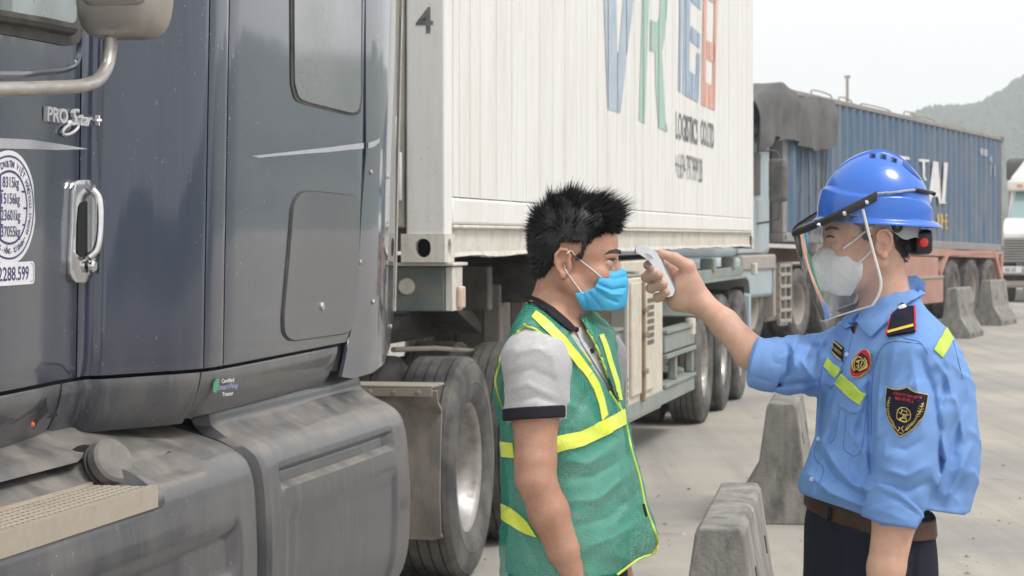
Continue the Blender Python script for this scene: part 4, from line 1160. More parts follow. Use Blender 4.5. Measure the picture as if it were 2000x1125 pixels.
# ---------------------------------------------------------------- hill, trees, pole
m_hill = M('wooded_hill', (.040, .075, .040), .95, var=(.07, .105, .055), var_scale=.02, var_amt=.8, dust=(.03, .052, .032), dust_amt=.6, dust_scale=.06)
def hill_h(az):
    return float(hermite([-30, -12, 2, 7, 9.4, 10.5, 11.5, 13, 18, 30, 50, 75, 100], [0, 0, 8, 17, 25, 29.5, 32, 34, 40, 46, 40, 26, 8], az))
def hill():
    b = MB(); G = []
    for j in range(15):
        row = []
        for i in range(131):
            az = -30 + i; u = j / 14
            D = 560 + 420 * u
            hh = hill_h(az) * (math.sin(u * math.pi / 1.0) if u > .5 else math.sin(u * math.pi) ** 1.2) * (D / 620) * 1.0
            hh += (3 * math.sin(az * 1.3 + u * 7) + 2 * math.sin(az * 2.7 + u * 13)) * math.sin(u * math.pi)
            a = math.radians(az)
            row.append(Vector((D * math.sin(a), D * math.cos(a), max(-1, hh if hill_h(az) > .5 else -1))))
        G.append(row)
    b.grid(G); o = b.build('hill', m_hill, None, smooth=180); tag(o, kind='structure')
    return o
hill_o = hill()
def forest():
    me = hill_o.data; co = np.empty(len(me.vertices) * 3); me.vertices.foreach_get('co', co); co = co.reshape(15, 131, 3)
    V = []; Fc = []; r_ = np.random.default_rng(3)
    for i in range(11000):
        fi = r_.uniform(26, 118) if i % 3 == 0 else r_.uniform(34, 47); fj = r_.uniform(.6, 8.2)
        i0, j0 = int(fi), int(fj); a, c = fi - i0, fj - j0
        p = (co[j0, i0] * (1 - a) + co[j0, i0 + 1] * a) * (1 - c) + (co[j0 + 1, i0] * (1 - a) + co[j0 + 1, i0 + 1] * a) * c
        if p[2] < 3: continue
        hgt = r_.uniform(3.2, 6.5); w = hgt * r_.uniform(.28, .5); k = len(V)
        V.append((p[0], p[1], p[2] + hgt))
        for lev, (rr, zz) in enumerate(((.55, .72), (1., .40), (.7, .08))):
            for q in range(5):
                an = q * 1.2566 + lev + r_.uniform(-.3, .3); rw = w * rr * r_.uniform(.65, 1.25)
                V.append((p[0] + rw * math.cos(an), p[1] + rw * math.sin(an), p[2] + hgt * zz * r_.uniform(.85, 1.1)))
        for q in range(5):
            Fc.append((k, k + 1 + q, k + 1 + (q + 1) % 5))
            for lev in (0, 1):
                o = k + 1 + lev * 5; Fc.append((o + q, o + 5 + q, o + 5 + (q + 1) % 5, o + (q + 1) % 5))
    o = obj('hillside_forest', V, Fc, m_hill, None, smooth=0)
    tag(o, 'dense hazy woodland covering the far hillside', 'forest', kind='stuff')
forest()
b = MB(); z1 = 1.56 + (440 - 150) * 75 / F
p0 = P(1655, 600, 75)
b.tube([Vector((p0.x, 75, 0)), Vector((p0.x, 75, z1))], [.07, .045], 8); b.box(p0.x - .09, p0.x + .09, 74.95, 75.05, z1 - .04, z1 + .04)
tag(b.build('utility_pole', m_dustg, None, base=(p0.x, 75, 0)), 'thin grey pole rising behind the blue container', 'pole')

# ---------------------------------------------------------------- haze
m_haze = bpy.data.materials.new('haze'); m_haze.use_nodes = True
hn = m_haze.node_tree; hn.nodes.remove(hn.nodes['Principled BSDF'])
hv = hn.nodes.new('ShaderNodeVolumePrincipled'); hv.inputs['Color'].default_value = (.89, .95, 1., 1); hv.inputs['Density'].default_value = .00085
hv.inputs['Anisotropy'].default_value = .2
hn.links.new(hv.outputs[0], hn.nodes['Material Output'].inputs['Volume'])
b = MB(); b.box(-1150, 1150, -150, 1150, -2, 72)
tag(b.build('haze', m_haze, None, smooth=0), 'thin pale haze in the air over the whole yard', 'haze', kind='stuff')
# ================================================================ people
ZP = 4.9
SP = ZP / F
def Q(x, y, d=0.):                         # photo pixel at depth ZP + d
    return np.array(P(x, y, ZP + d))

class Sdf:
    """a body or a garment as one blended volume, meshed by surface nets"""
    def __init__(s, lo, hi, h):
        s.lo = np.array(lo, float); s.h = h
        n = np.ceil((np.array(hi) - s.lo) / h).astype(int) + 1
        s.n = n; s.ax = [s.lo[i] + h * np.arange(n[i]) for i in range(3)]
        s.d = np.full(n, .5, np.float32)
    def box(s, lo, hi):
        sl = []
        for i in range(3):
            a = int(max(0, math.floor((lo[i] - s.lo[i]) / s.h))); b_ = int(min(s.n[i], math.ceil((hi[i] - s.lo[i]) / s.h) + 1))
            if b_ <= a: return None
            sl.append(slice(a, b_))
        return tuple(sl)
    def pts(s, sl):
        return np.meshgrid(s.ax[0][sl[0]], s.ax[1][sl[1]], s.ax[2][sl[2]], indexing='ij', sparse=True)
    def comb(s, sl, e, k, op):
        a = s.d[sl]; e = e.astype(np.float32)
        if op == 'u':
            if k <= 0: r = np.minimum(a, e)
            else:
                q = np.clip(.5 + .5 * (a - e) / k, 0, 1); r = a * (1 - q) + e * q - k * q * (1 - q)
        else:                              # subtract e / keep inside of e
            e2 = -e if op == 's' else e
            if k <= 0: r = np.maximum(a, e2)
            else:
                q = np.clip(.5 - .5 * (a - e2) / k, 0, 1); r = a * (1 - q) + e2 * q + k * q * (1 - q)
        s.d[sl] = r
    def rc(s, a, b_, ra, rb, k=.01, op='u', cut=None):
        a = np.array(a, float); b_ = np.array(b_, float); m = max(ra, rb) + k + 4 * s.h
        sl = s.box(np.minimum(a, b_) - m, np.maximum(a, b_) + m)
        if sl is None: return s
        X, Y, Z = s.pts(sl); ba = b_ - a; L2 = max(ba @ ba, 1e-12)
        t = np.clip(((X - a[0]) * ba[0] + (Y - a[1]) * ba[1] + (Z - a[2]) * ba[2]) / L2, 0, 1)
        e = np.sqrt((X - a[0] - t * ba[0]) ** 2 + (Y - a[1] - t * ba[1]) ** 2 + (Z - a[2] - t * ba[2]) ** 2) - (ra + (rb - ra) * t)
        if cut is not None:                # planes (point, outward normal)
            for p, nn in cut: e = np.maximum(e, (X - p[0]) * nn[0] + (Y - p[1]) * nn[1] + (Z - p[2]) * nn[2])
        s.comb(sl, e, k, op); return s
    def chain(s, pts, rs, k=.008, kin=None):
        for i in range(len(pts) - 1): s.rc(pts[i], pts[i + 1], rs[i], rs[i + 1], k if i == 0 else (kin or k * .6))
        return s
    def ell(s, c, r, R=None, k=.01, op='u'):
        c = np.array(c, float); r = np.array(r, float); R = np.eye(3) if R is None else np.array(R)
        m = r.max() + k + 4 * s.h
        sl = s.box(c - m, c + m)
        if sl is None: return s
        X, Y, Z = s.pts(sl); x, y, z = X - c[0], Y - c[1], Z - c[2]
        q = [(x * R[i][0] + y * R[i][1] + z * R[i][2]) for i in range(3)]     # rows of R are the local axes
        k0 = np.sqrt(sum((q[i] / r[i]) ** 2 for i in range(3))); k1 = np.sqrt(sum((q[i] / r[i] ** 2) ** 2 for i in range(3)))
        s.comb(sl, k0 * (k0 - 1) / np.maximum(k1, 1e-6), k, op); return s
    def torso(s, rows, phi, k=.02, off=0., p=2.2, sgn=1):
        """rows: (y_px, x_left, x_right, lateral half width, depth centre); phi: turn towards the camera"""
        ys = np.array([r[0] for r in rows], float)
        zs = np.array([Q(1000, y)[2] for y in ys])
        o = np.argsort(zs); zs = zs[o]
        cx = np.array([((r[1] + r[2]) / 2 - 1000) * SP for r in rows])[o]
        w = np.array([(r[2] - r[1]) / 2 * SP for r in rows])[o]
        bl = np.array([r[3] for r in rows])[o]; dc = np.array([r[4] for r in rows])[o] + ZP
        cph, sph = math.cos(phi), math.sin(phi)
        al = np.sqrt(np.maximum(w ** 2 - (bl * sph) ** 2, .03 ** 2)) / cph
        m = .06
        sl = s.box((min(cx - w) - m, min(dc) - .3, zs[0] - .01), (max(cx + w) + m, max(dc) + .3, zs[-1] + .01))
        X, Y, Z = s.pts(sl); zz = Z.ravel()
        g = lambda arr: hermite(zs, arr, zz)[None, None, :]
        fx, fy = sgn * cph, -sph; lx, ly = -fy, fx
        dx, dy = X - g(cx), Y - g(dc)
        a = np.abs(dx * fx + dy * fy) / (g(al) + off); b_ = np.abs(dx * lx + dy * ly) / (g(bl) + off)
        q = (a ** p + b_ ** p) ** (1 / p)
        e = (q - 1) * np.minimum(g(al), g(bl))
        e = np.maximum(e, np.maximum(Z - zs[-1] - off, zs[0] - Z))
        s.comb(sl, e, k, 'u'); return s
    def pix(s, sl):
        X, Y, Z = s.pts(sl)
        return 1000 + F * X / Y + 0 * Z, HY + (H - Z) * F / Y + 0 * X, Y + 0 * X + 0 * Z
    def pbox(s, poly, m, y0, y1):
        xs = [p[0] for p in poly]; ys = [p[1] for p in poly]
        a = P(min(xs) - m, max(ys) + m, ZP - .3 if min(xs) > 1000 else ZP + .3); b_ = P(max(xs) + m, min(ys) - m, ZP)
        return s.box((min(P(min(xs) - m, 0, y0).x, P(min(xs) - m, 0, y1).x), y0, min(P(0, max(ys) + m, y0).z, P(0, max(ys) + m, y1).z)),
                     (max(P(max(xs) + m, 0, y0).x, P(max(xs) + m, 0, y1).x), y1, max(P(0, min(ys) - m, y0).z, P(0, min(ys) - m, y1).z)))
    def fold(s, line, amp, w, y1=ZP + .6, y0=ZP - .6, taper=True):
        """a ridge (or valley) in the cloth along a line"""
        sl = s.pbox(line, w * 2.6, y0, y1)
        if sl is None: return s
        x, y, _ = s.pix(sl); best = None; tt = None
        L = [0]
        for a, b_ in zip(line[:-1], line[1:]): L.append(L[-1] + math.hypot(b_[0] - a[0], b_[1] - a[1]))
        for i, (a, b_) in enumerate(zip(line[:-1], line[1:])):
            vx, vy = b_[0] - a[0], b_[1] - a[1]; l2 = vx * vx + vy * vy + 1e-9
            t = np.clip(((x - a[0]) * vx + (y - a[1]) * vy) / l2, 0, 1)
            d2 = (x - a[0] - t * vx) ** 2 + (y - a[1] - t * vy) ** 2
            u = (L[i] + t * (L[i + 1] - L[i])) / L[-1]
            if best is None: best, tt = d2, u
            else:
                c = d2 < best; best = np.where(c, d2, best); tt = np.where(c, u, tt)
        f = np.exp(-(best / (w * w) + 1e-6) ** .68)
        if taper: f = f * np.clip(np.sin(np.pi * np.clip(tt * .92 + .04, 0, 1)), 0, 1) ** .5
        s.d[sl] -= (amp * f).astype(np.float32); return s
    def cutpoly(s, poly, y0, y1, op='s', k=.0, m=6):
        """cut with an outline seen from the front"""
        sl = s.pbox(poly, m, y0, y1) if op == 's' else tuple(slice(0, n) for n in s.n)
        if sl is None: return s
        a = s.d[sl]; near = a < .03
        if not near.any(): return s
        x, y, Y = (q[near].astype(np.float32) for q in s.pix(sl))
        e = polysd(x, y, poly) * SP
        if op == 's': e = np.maximum(e, np.maximum(y0 - Y, Y - y1))
        e2 = -e if op == 's' else e; av = a[near]
        if k <= 0: r = np.maximum(av, e2)
        else:
            q = np.clip(.5 - .5 * (av - e2) / k, 0, 1); r = av * (1 - q) + e2 * q + k * q * (1 - q)
        a[near] = r; return s
    def cutplane(s, p, n):
        X, Y, Z = s.pts(tuple(slice(0, q) for q in s.n)); n = np.array(n, float); n /= np.linalg.norm(n)
        e = (X - p[0]) * n[0] + (Y - p[1]) * n[1] + (Z - p[2]) * n[2]
        s.d = np.maximum(s.d, e.astype(np.float32)); return s
    def wrinkle(s, amp, sc, seed=0., zst=.5):
        near = np.abs(s.d) < .012; ix = np.nonzero(near)
        X, Y, Z = (s.ax[i][ix[i]].astype(np.float32) for i in range(3))
        u = X * sc + 1.3 * np.sin(Z * sc * .6 + seed) + .7 * np.sin(Y * sc * .9 + seed * 2); v = Z * sc * zst + 1.1 * np.sin(X * sc * .8 + seed * 3) ; w = Y * sc + np.sin(Z * sc * .5)
        s.d[near] += (amp * (np.sin(u + v) * np.sin(w * .9 + .6 * v + seed) + .5 * np.sin(1.9 * u - 1.3 * v + w))).astype(np.float32); return s
    def crease(s, amp, sc, seed, dirs=(1., .35, .8)):
        """sharp-edged random creases"""
        near = np.abs(s.d) < .012; ix = np.nonzero(near)
        X, Y, Z = (s.ax[i][ix[i]].astype(np.float32) for i in range(3))
        u = sc * (dirs[0] * X + dirs[1] * Y + dirs[2] * Z); v = sc * (-dirs[2] * X + .6 * Y + dirs[0] * Z)
        w = u + 1.6 * np.sin(v * .7 + seed) + .8 * np.sin(v * 1.9 + u * .4 + 2 * seed)
        m_ = np.clip(.5 + .9 * np.sin(v * .45 + 1.3 * seed + .8 * np.sin(u * .5)), 0, 1)
        s.d[near] += (amp * m_ * (np.abs(np.sin(w * .5)) - .5)).astype(np.float32); return s
    def mesh(s):
        d = s.d; sg = d < 0
        n = d.shape
        c = np.zeros((n[0] - 1, n[1] - 1, n[2] - 1), np.int8)
        for i in (0, 1):
            for j in (0, 1):
                for k in (0, 1): c += sg[i:n[0] - 1 + i, j:n[1] - 1 + j, k:n[2] - 1 + k]
        act = (c > 0) & (c < 8); idx = np.argwhere(act)
        vid = np.full(c.shape, -1, np.int32); vid[act] = np.arange(len(idx))
        acc = np.zeros((len(idx), 3)); cnt = np.zeros(len(idx))
        cor = [(i, j, k) for i in (0, 1) for j in (0, 1) for k in (0, 1)]
        val = {q: d[idx[:, 0] + q[0], idx[:, 1] + q[1], idx[:, 2] + q[2]].astype(float) for q in cor}
        for a in cor:
            for ax in range(3):
                if a[ax] == 0:
                    b_ = list(a); b_[ax] = 1; b_ = tuple(b_)
                    va, vb = val[a], val[b_]; cr = (va < 0) != (vb < 0)
                    t = np.where(cr, va / np.where(va - vb == 0, 1, va - vb), 0)
                    p = np.tile(np.array(a, float), (len(idx), 1)); p[:, ax] += t
                    acc += p * cr[:, None]; cnt += cr
        V = (idx + acc / cnt[:, None]) * s.h + s.lo
        Fc = []
        for ax in range(3):
            o = [1 if q == ax else 0 for q in range(3)]
            s0 = sg[:n[0] - o[0], :n[1] - o[1], :n[2] - o[2]]; s1 = sg[o[0]:, o[1]:, o[2]:]
            e = np.argwhere(s0 != s1); u, w = [q for q in range(3) if q != ax]
            e = e[(e[:, u] > 0) & (e[:, w] > 0) & (e[:, u] < n[u] - 1) & (e[:, w] < n[w] - 1)]
            inside0 = s0[e[:, 0], e[:, 1], e[:, 2]]
            q = []
            for du, dw in ((-1, -1), (0, -1), (0, 0), (-1, 0)):
                f = e.copy(); f[:, u] += du; f[:, w] += dw; q.append(vid[f[:, 0], f[:, 1], f[:, 2]])
            q = np.stack(q, 1)
            flip = inside0 if ax != 1 else ~inside0
            q = np.where(flip[:, None], q, q[:, ::-1]); Fc.append(q)
        Fc = np.concatenate(Fc); Fc = Fc[(Fc >= 0).all(1)]
        return V, Fc

def polysd(x, y, poly):
    best = None; ins = None; n = len(poly)
    for i in range(n):
        a, b_ = poly[i], poly[(i + 1) % n]; vx, vy = b_[0] - a[0], b_[1] - a[1]; l2 = vx * vx + vy * vy + 1e-9
        t = np.clip(((x - a[0]) * vx + (y - a[1]) * vy) / l2, 0, 1)
        d2 = (x - a[0] - t * vx) ** 2 + (y - a[1] - t * vy) ** 2
        best = d2 if best is None else np.minimum(best, d2)
        if vy != 0:
            c = ((a[1] > y) != (b_[1] > y)) & (x < vx * (y - a[1]) / vy + a[0]); ins = c if ins is None else ins ^ c
    return np.where(ins, -1, 1) * np.sqrt(best)

def smooth_mesh(V, Fc, it=2, lam=.5):
    n = len(V); 
    for _ in range(it):
        acc = np.zeros_like(V); cnt = np.zeros(n)
        for a, b_ in ((0, 1), (1, 2), (2, 3), (3, 0)):
            np.add.at(acc, Fc[:, a], V[Fc[:, b_]]); np.add.at(acc, Fc[:, b_], V[Fc[:, a]]); np.add.at(cnt, Fc[:, a], 1); np.add.at(cnt, Fc[:, b_], 1)
        V = V * (1 - lam) + lam * acc / np.maximum(cnt, 1)[:, None]
    return V

def sdf_obj(name, sd, mat, parent, it=1):
    V, Fc = sd.mesh(); V = smooth_mesh(V, Fc, it)
    off = np.array(BASE[parent])
    me = bpy.data.meshes.new(name); W = V - off
    me.vertices.add(len(W)); me.vertices.foreach_set('co', W.ravel().astype(np.float32))
    me.loops.add(len(Fc) * 4); me.loops.foreach_set('vertex_index', Fc.ravel().astype(np.int32))
    me.polygons.add(len(Fc)); me.polygons.foreach_set('loop_start', np.arange(0, len(Fc) * 4, 4, dtype=np.int32))
    me.polygons.foreach_set('use_smooth', np.ones(len(Fc), bool)); me.update(); me.validate()
    me.materials.append(mat)
    o = bpy.data.objects.new(name, me); C.objects.link(o); o.parent = parent; BASE[o] = BASE[parent]
    return o, V, Fc

class Surf:
    """surface that patches, tapes and seams are laid on"""
    def __init__(s, *vf):
        VV = []; FF = []; k = 0
        for V, Fc in vf: VV.append(V); FF.append(np.asarray(Fc) + k); k += len(V)
        s.t = BVHTree.FromPolygons(np.concatenate(VV).tolist(), np.concatenate(FF).tolist())
    def at(s, x, y, off=0., guess=0.):
        o = Vector((0, 0, H)); d = (P(x, y, ZP) - o).normalized()
        h, n, i, _ = s.t.ray_cast(o, d)
        if h is None:
            p = P(x, y, ZP + guess); h, n, i, _ = s.t.find_nearest(p)
            q = p - h; 
            h = P(x, y, h.y) if q.length < .05 else h
            return h + n * off
        if n.dot(d) > 0: n = -n
        return h + n * off
    def patch(s, name, poly, mat, parent, off=.002, step=5., rnd=0., solid=.0015, lab=None, guess=0.):
        if rnd: poly = roundpoly(poly, rnd, 4)
        V, Fc = fill(poly, step)
        o = obj(name, [s.at(x, y, off, guess) for x, y in V], [f[::-1] for f in Fc], mat, parent, smooth=60, solid=solid)
        if lab: o['label'] = lab
        return o
    def line(s, pts, r, off=0., n=6, step=6., mb=None, guess=0.):
        L = [Vector((*p, 0)) for p in pts]; L = bez(L, 6) if len(L) > 2 else [L[0].lerp(L[1], k / 6) for k in range(7)]
        mb = mb or MB(); mb.tube([s.at(p.x, p.y, off, guess) for p in L], r, n); return mb
    def ribbon(s, mb, pts, w, off, mi=0, smoothit=False, guess=0.):
        L = [Vector((*p, 0)) for p in pts]
        if smoothit and len(L) > 2: L = bez(L, 4)
        A = []; B = []
        for i, p in enumerate(L):
            d = (L[min(i + 1, len(L) - 1)] - L[max(i - 1, 0)]).normalized(); nn = Vector((-d.y, d.x, 0)) * w * .5
            A.append(s.at(p.x + nn.x, p.y + nn.y, off, guess)); B.append(s.at(p.x - nn.x, p.y - nn.y, off, guess))
        mb.grid([A, B], mi)

def frame3(f):                             # rows: forward, left, up
    f = np.array([f[0], f[1], 0.]); f /= np.linalg.norm(f)
    return np.array([f, [-f[1], f[0], 0], [0, 0, 1.]])

class Head:
    def __init__(s, x, y, d, f, pitch=0., k=1.):
        s.o = Q(x, y, d); R = frame3(f); c, sn = math.cos(pitch), math.sin(pitch)
        s.R = np.array([R[0] * c - R[2] * sn, R[1], R[0] * sn + R[2] * c]); s.k = k
    def p(s, x, y, z): return s.o + s.k * (x * s.R[0] + y * s.R[1] + z * s.R[2])
    def inv(s, W): return ((np.asarray(W) - s.o) @ s.R.T) / s.k
    def build(s, S, neck_to, neck_r=.058):
        k = s.k; p = s.p
        S.ell(p(.008, 0, .043), np.array([.086, .074, .080]) * k, s.R, .0)
        S.ell(p(.032, 0, .035), np.array([.060, .064, .062]) * k, s.R, .02)
        S.ell(p(.044, 0, -.034), np.array([.052, .056, .060]) * k, s.R, .025)
        for sg in (1, -1):
            S.rc(p(.002, sg * .058, -.035), p(.045, sg * .042, -.070), .018 * k, .016 * k, .025)
            S.rc(p(.045, sg * .042, -.070), p(.076, sg * .010, -.080), .016 * k, .014 * k, .02)
            S.ell(p(.062, sg * .042, -.022), np.array([.024, .022, .018]) * k, s.R, .018)
        S.ell(p(.076, 0, -.080), np.array([.016, .02, .014]) * k, s.R, .015)
        S.rc(p(.083, .034, .018), p(.083, -.034, .018), .011 * k, .011 * k, .014)
        for sg in (1, -1):
            S.ell(p(.097, sg * .034, .000), np.array([.017, .016, .0105]) * k, s.R, .012, 's')
            S.ell(p(.0775, sg * .0325, .000), np.array([.0135, .0150, .0120]) * k, s.R, .003)
            S.rc(p(.0885, sg * .022, .0045), p(.083, sg * .046, .003), .0042 * k, .0040 * k, .004)
            S.rc(p(.0870, sg * .022, -.0065), p(.0820, sg * .045, -.005), .0036 * k, .0034 * k, .004)
        S.chain([p(.088, 0, .012), p(.098, 0, -.012), p(.108, 0, -.032)], [.008 * k, .0085 * k, .0115 * k], .010)
        for sg in (1, -1): S.ell(p(.098, sg * .012, -.036), np.array([.011, .008, .008]) * k, s.R, .006)
        S.rc(p(.092, .016, -.060), p(.092, -.016, -.060), .008 * k, .008 * k, .010)
        S.rc(p(.089, .014, -.072), p(.089, -.014, -.072), .008 * k, .008 * k, .008)
        for sg in (1, -1):                 # ears
            e = lambda x, y, z: p(x - .004, sg * (.072 + y), z)
            Re = np.array([s.R[0] * .96 + s.R[2] * .26, s.R[1] * 1., s.R[2] * .96 - s.R[0] * .26])
            S.ell(e(0, .006, .002), np.array([.0165, .0075, .027]) * k, Re, .006)
            rim = [(.010, .010, .002), (.013, .010, .016), (.006, .013, .028), (-.006, .015, .029), (-.015, .016, .018), (-.016, .015, .002), (-.011, .012, -.012), (-.004, .010, -.020)]
            S.chain([e(*q) for q in rim], [x * k for x in (.0028, .0032, .0036, .0038, .0038, .0036, .0034, .0034)], .003)
            S.ell(e(-.001, .010, -.024), np.array([.0075, .005, .0085]) * k, s.R, .004)
            S.ell(e(.000, .0155, .012), np.array([.0085, .0085, .009]) * k, Re, .004, 's')
            S.ell(e(.003, .0135, -.006), np.array([.0075, .0100, .0105]) * k, Re, .004, 's')
            S.rc(e(.011, .007, -.006), e(.010, .006, -.010), .0045 * k, .004 * k, .004)
        S.rc(p(-.014, 0, -.040), neck_to, (neck_r - .003), neck_r, .026)

def hand_hanging(S, wrist, dirv, fwd, out, k=.01):
    """relaxed hand: palm, four curled fingers, thumb"""
    w = np.array(wrist); d = np.array(dirv) / np.linalg.norm(dirv); f = np.array(fwd); o = np.array(out)
    S.rc(w, w + d * .045, .026, .030, .02); 
    for i, off in enumerate((-.030, -.010, .010, .028)):
        b_ = w + d * .085 + f * -off
        S.rc(w + d * .035 + f * -off * .7, b_, .016, .0125, .012)
        L = (.040, .046, .043, .034)[i]
        p1 = b_ + d * L * .95 - o * .010; p2 = p1 + d * L * .55 - o * .018; p3 = p2 + d * L * .35 - o * .018
        S.chain([b_, p1, p2, p3], [.0105, .0095, .0085, .0075], .004)
    t0 = w + d * .03 + f * .03; t1 = w + d * .065 + f * .048 - o * .012; t2 = w + d * .098 + f * .046 - o * .02
    S.chain([t0, t1, t2], [.016, .0125, .0095], .012)

def shoe(parent, x, d, yaw, mat):
    b = MB(); f = Vector((math.cos(yaw), math.sin(yaw), 0)); l = Vector((-f.y, f.x, 0))
    c = Vector((Q(x, 1000, d)[0], ZP + d, 0)); G = []
    for u, w, hh in ((-.085, .02, .05), (-.08, .032, .085), (-.04, .036, .10), (.0, .038, .095), (.05, .043, .07), (.11, .046, .055), (.15, .038, .045), (.175, .02, .03)):
        row = []
        for a in np.linspace(0, math.pi, 9): row.append(c + f * u + l * (w * math.cos(a)) + Vector((0, 0, .012 + hh * math.sin(a) ** .6)))
        G.append([c + f * u + l * w + Vector((0, 0, .002))] + row + [c + f * u - l * w + Vector((0, 0, .002))])
    b.grid(G); b.add(G[0], [tuple(range(len(G[0])))]); b.add(G[-1], [tuple(range(len(G[-1])))[::-1]])
    b.add([r[0] for r in G] + [r[-1] for r in G][::-1], [tuple(range(2 * len(G)))])
    return b.build('shoe', mat, parent, smooth=60)

# ---------------------------------------------------------------- cloth, skin, hair materials
def skin(name, c, c2):
    m = M(name, c, .44, var=c2, var_scale=16, var_amt=.8, dust=tuple(v * q for v, q in zip(c2, (.92, .70, .66))), dust_amt=.45, dust_scale=60, sss=.10, bump=.28, bump_scale=260, spec=.45, lo=.34, hi=.72, detail=9.)
    return m
m_skin_d = skin('tanned_skin', (.53, .315, .225), (.43, .225, .15))
m_skin_g = skin('fair_skin', (.62, .405, .305), (.56, .325, .235))
m_hair = M('black_hair', (.014, .013, .014), .40, spec=.5)
m_brow = M('brow_hair', (.03, .02, .016), .7)
m_eye = M('eye_dark', (.05, .025, .02), .25, coat=.5)
def weave(name, c, rough=.85, scale=900., bump=.25, **k):
    return M(name, c, rough, bump=bump, bump_scale=scale, spec=.25, **k)
m_polo = weave('grey_marl_jersey', (.46, .455, .46), var=(.60, .595, .60), var_scale=130, var_amt=.6, stretch=.35)
m_blk_rib = weave('black_ribbing', (.018, .016, .022))
m_trouser = weave('navy_black_trousers', (.015, .016, .030), .8)
m_shirt = weave('blue_uniform_cotton', (.185, .335, .66), .8, 1300., .25, var=(.145, .285, .60), var_scale=7, var_amt=.6)
m_tape = M('lime_tape', (.72, .86, .05), .38, var=(.82, .90, .22), var_scale=22, var_amt=.7, bump=.7, bump_scale=55)
m_tape_g = M('lime_tape_dull', (.42, .58, .045), .55, var=(.50, .64, .10), var_scale=30, var_amt=.6, bump=.2, bump_scale=300)
m_piping = M('yellow_piping', (.62, .72, .14), .7)
m_blue_mask = M('surgical_mask_blue', (.055, .40, .70), .7, var=(.10, .48, .76), var_scale=25, var_amt=.6, bump=.15, bump_scale=500)
m_white_mask = M('white_mask_cotton', (.68, .68, .70), .85, bump=.2, bump_scale=800)
m_elastic = M('white_elastic', (.78, .77, .76), .8)
def mesh_cloth():
    m = bpy.data.materials.new('green_net_cloth'); m.use_nodes = True; nt = m.node_tree; N = nt.nodes; L = nt.links
    b = N['Principled BSDF']; b.inputs['Base Color'].default_value = (.020, .34, .235, 1); b.inputs['Roughness'].default_value = .6
    tc = N.new('ShaderNodeNewGeometry'); mp = N.new('ShaderNodeMapping'); mp.inputs['Scale'].default_value = (1, 1, .8); L.new(tc.outputs['Position'], mp.inputs[0])
    v = N.new('ShaderNodeTexVoronoi'); v.inputs['Scale'].default_value = 400; v.inputs['Randomness'].default_value = .25; L.new(mp.outputs[0], v.inputs['Vector'])
    r = N.new('ShaderNodeMapRange'); r.inputs[1].default_value = .44; r.inputs[2].default_value = .52; r.inputs[3].default_value = .08; r.inputs[4].default_value = 1.; L.new(v.outputs['Distance'], r.inputs[0])
    L.new(r.outputs[0], b.inputs['Alpha'])
    return m
m_net = mesh_cloth()
# ---------------------------------------------------------------- driver
driver = thing('person', 'person in green net vest and grey polo with blue face mask, facing right', 'person', (Q(1100, 0)[0], ZP, 0))
PHD = math.radians(20); FD = (math.cos(PHD), -math.sin(PHD))
hd = Head(1112, 514, 0., (math.cos(math.radians(7)), -math.sin(math.radians(7))), math.radians(2), 1.0)
sh_r, el_r, wr_r = Q(1046, 706, -.155), Q(1046, 935, -.185), Q(1137, 1165, -.15)
sh_l, el_l, wr_l = Q(1160, 700, .16), Q(1165, 930, .20), Q(1215, 1150, .17)
rows = [(585, 1050, 1125, .055, 0), (612, 1032, 1140, .085, 0), (640, 1016, 1172, .125, 0), (700, 992, 1196, .165, 0), (760, 986, 1206, .175, 0), (850, 990, 1220, .165, 0),
        (930, 992, 1232, .16, 0), (1000, 992, 1238, .16, 0), (1080, 988, 1232, .165, 0), (1150, 990, 1225, .165, 0), (1230, 1000, 1215, .16, 0)]
# body
B = Sdf((-.10, ZP - .34, -.005), (.40, ZP + .34, 1.68), .0032)
hd.build(B, Q(1084, 622, 0), .054)
B.torso(rows, PHD, .03, off=-.014)
B.rc(Q(1080, 625, 0), sh_r, .05, .052, .03).rc(Q(1085, 625, 0), sh_l, .05, .052, .03)
def fore(a, b_, t): return a + (b_ - a) * t
B.chain([sh_r, fore(sh_r, el_r, .45), fore(sh_r, el_r, .85), el_r, fore(el_r, wr_r, .28), fore(el_r, wr_r, .6), wr_r], [.051, .0460, .0400, .0385, .0390, .033, .0255], .02)
B.chain([sh_l, fore(sh_l, el_l, .45), el_l, fore(el_l, wr_l, .3), wr_l], [.052, .048, .040, .041, .0265], .02)
hand_hanging(B, wr_r, Q(1150, 1240, -.14) - wr_r, (FD[0], FD[1], 0), (-FD[1] * 0, -1, 0))
hand_hanging(B, wr_l, Q(1230, 1230, .17) - wr_l, (FD[0], FD[1], 0), (0, 1, 0))
for x, d in ((1082, -.085), (1138, .085)):
    B.chain([Q(x + 20, 1215, d), Q(x + 22, 1560, d), Q(x + 12, 1870, d), Q(x + 12, 1915, d)], [.080, .055, .038, .036], .03)
body_d, VB, FB = sdf_obj('body', B, m_skin_d, driver)
SB_ = Surf((VB, FB))
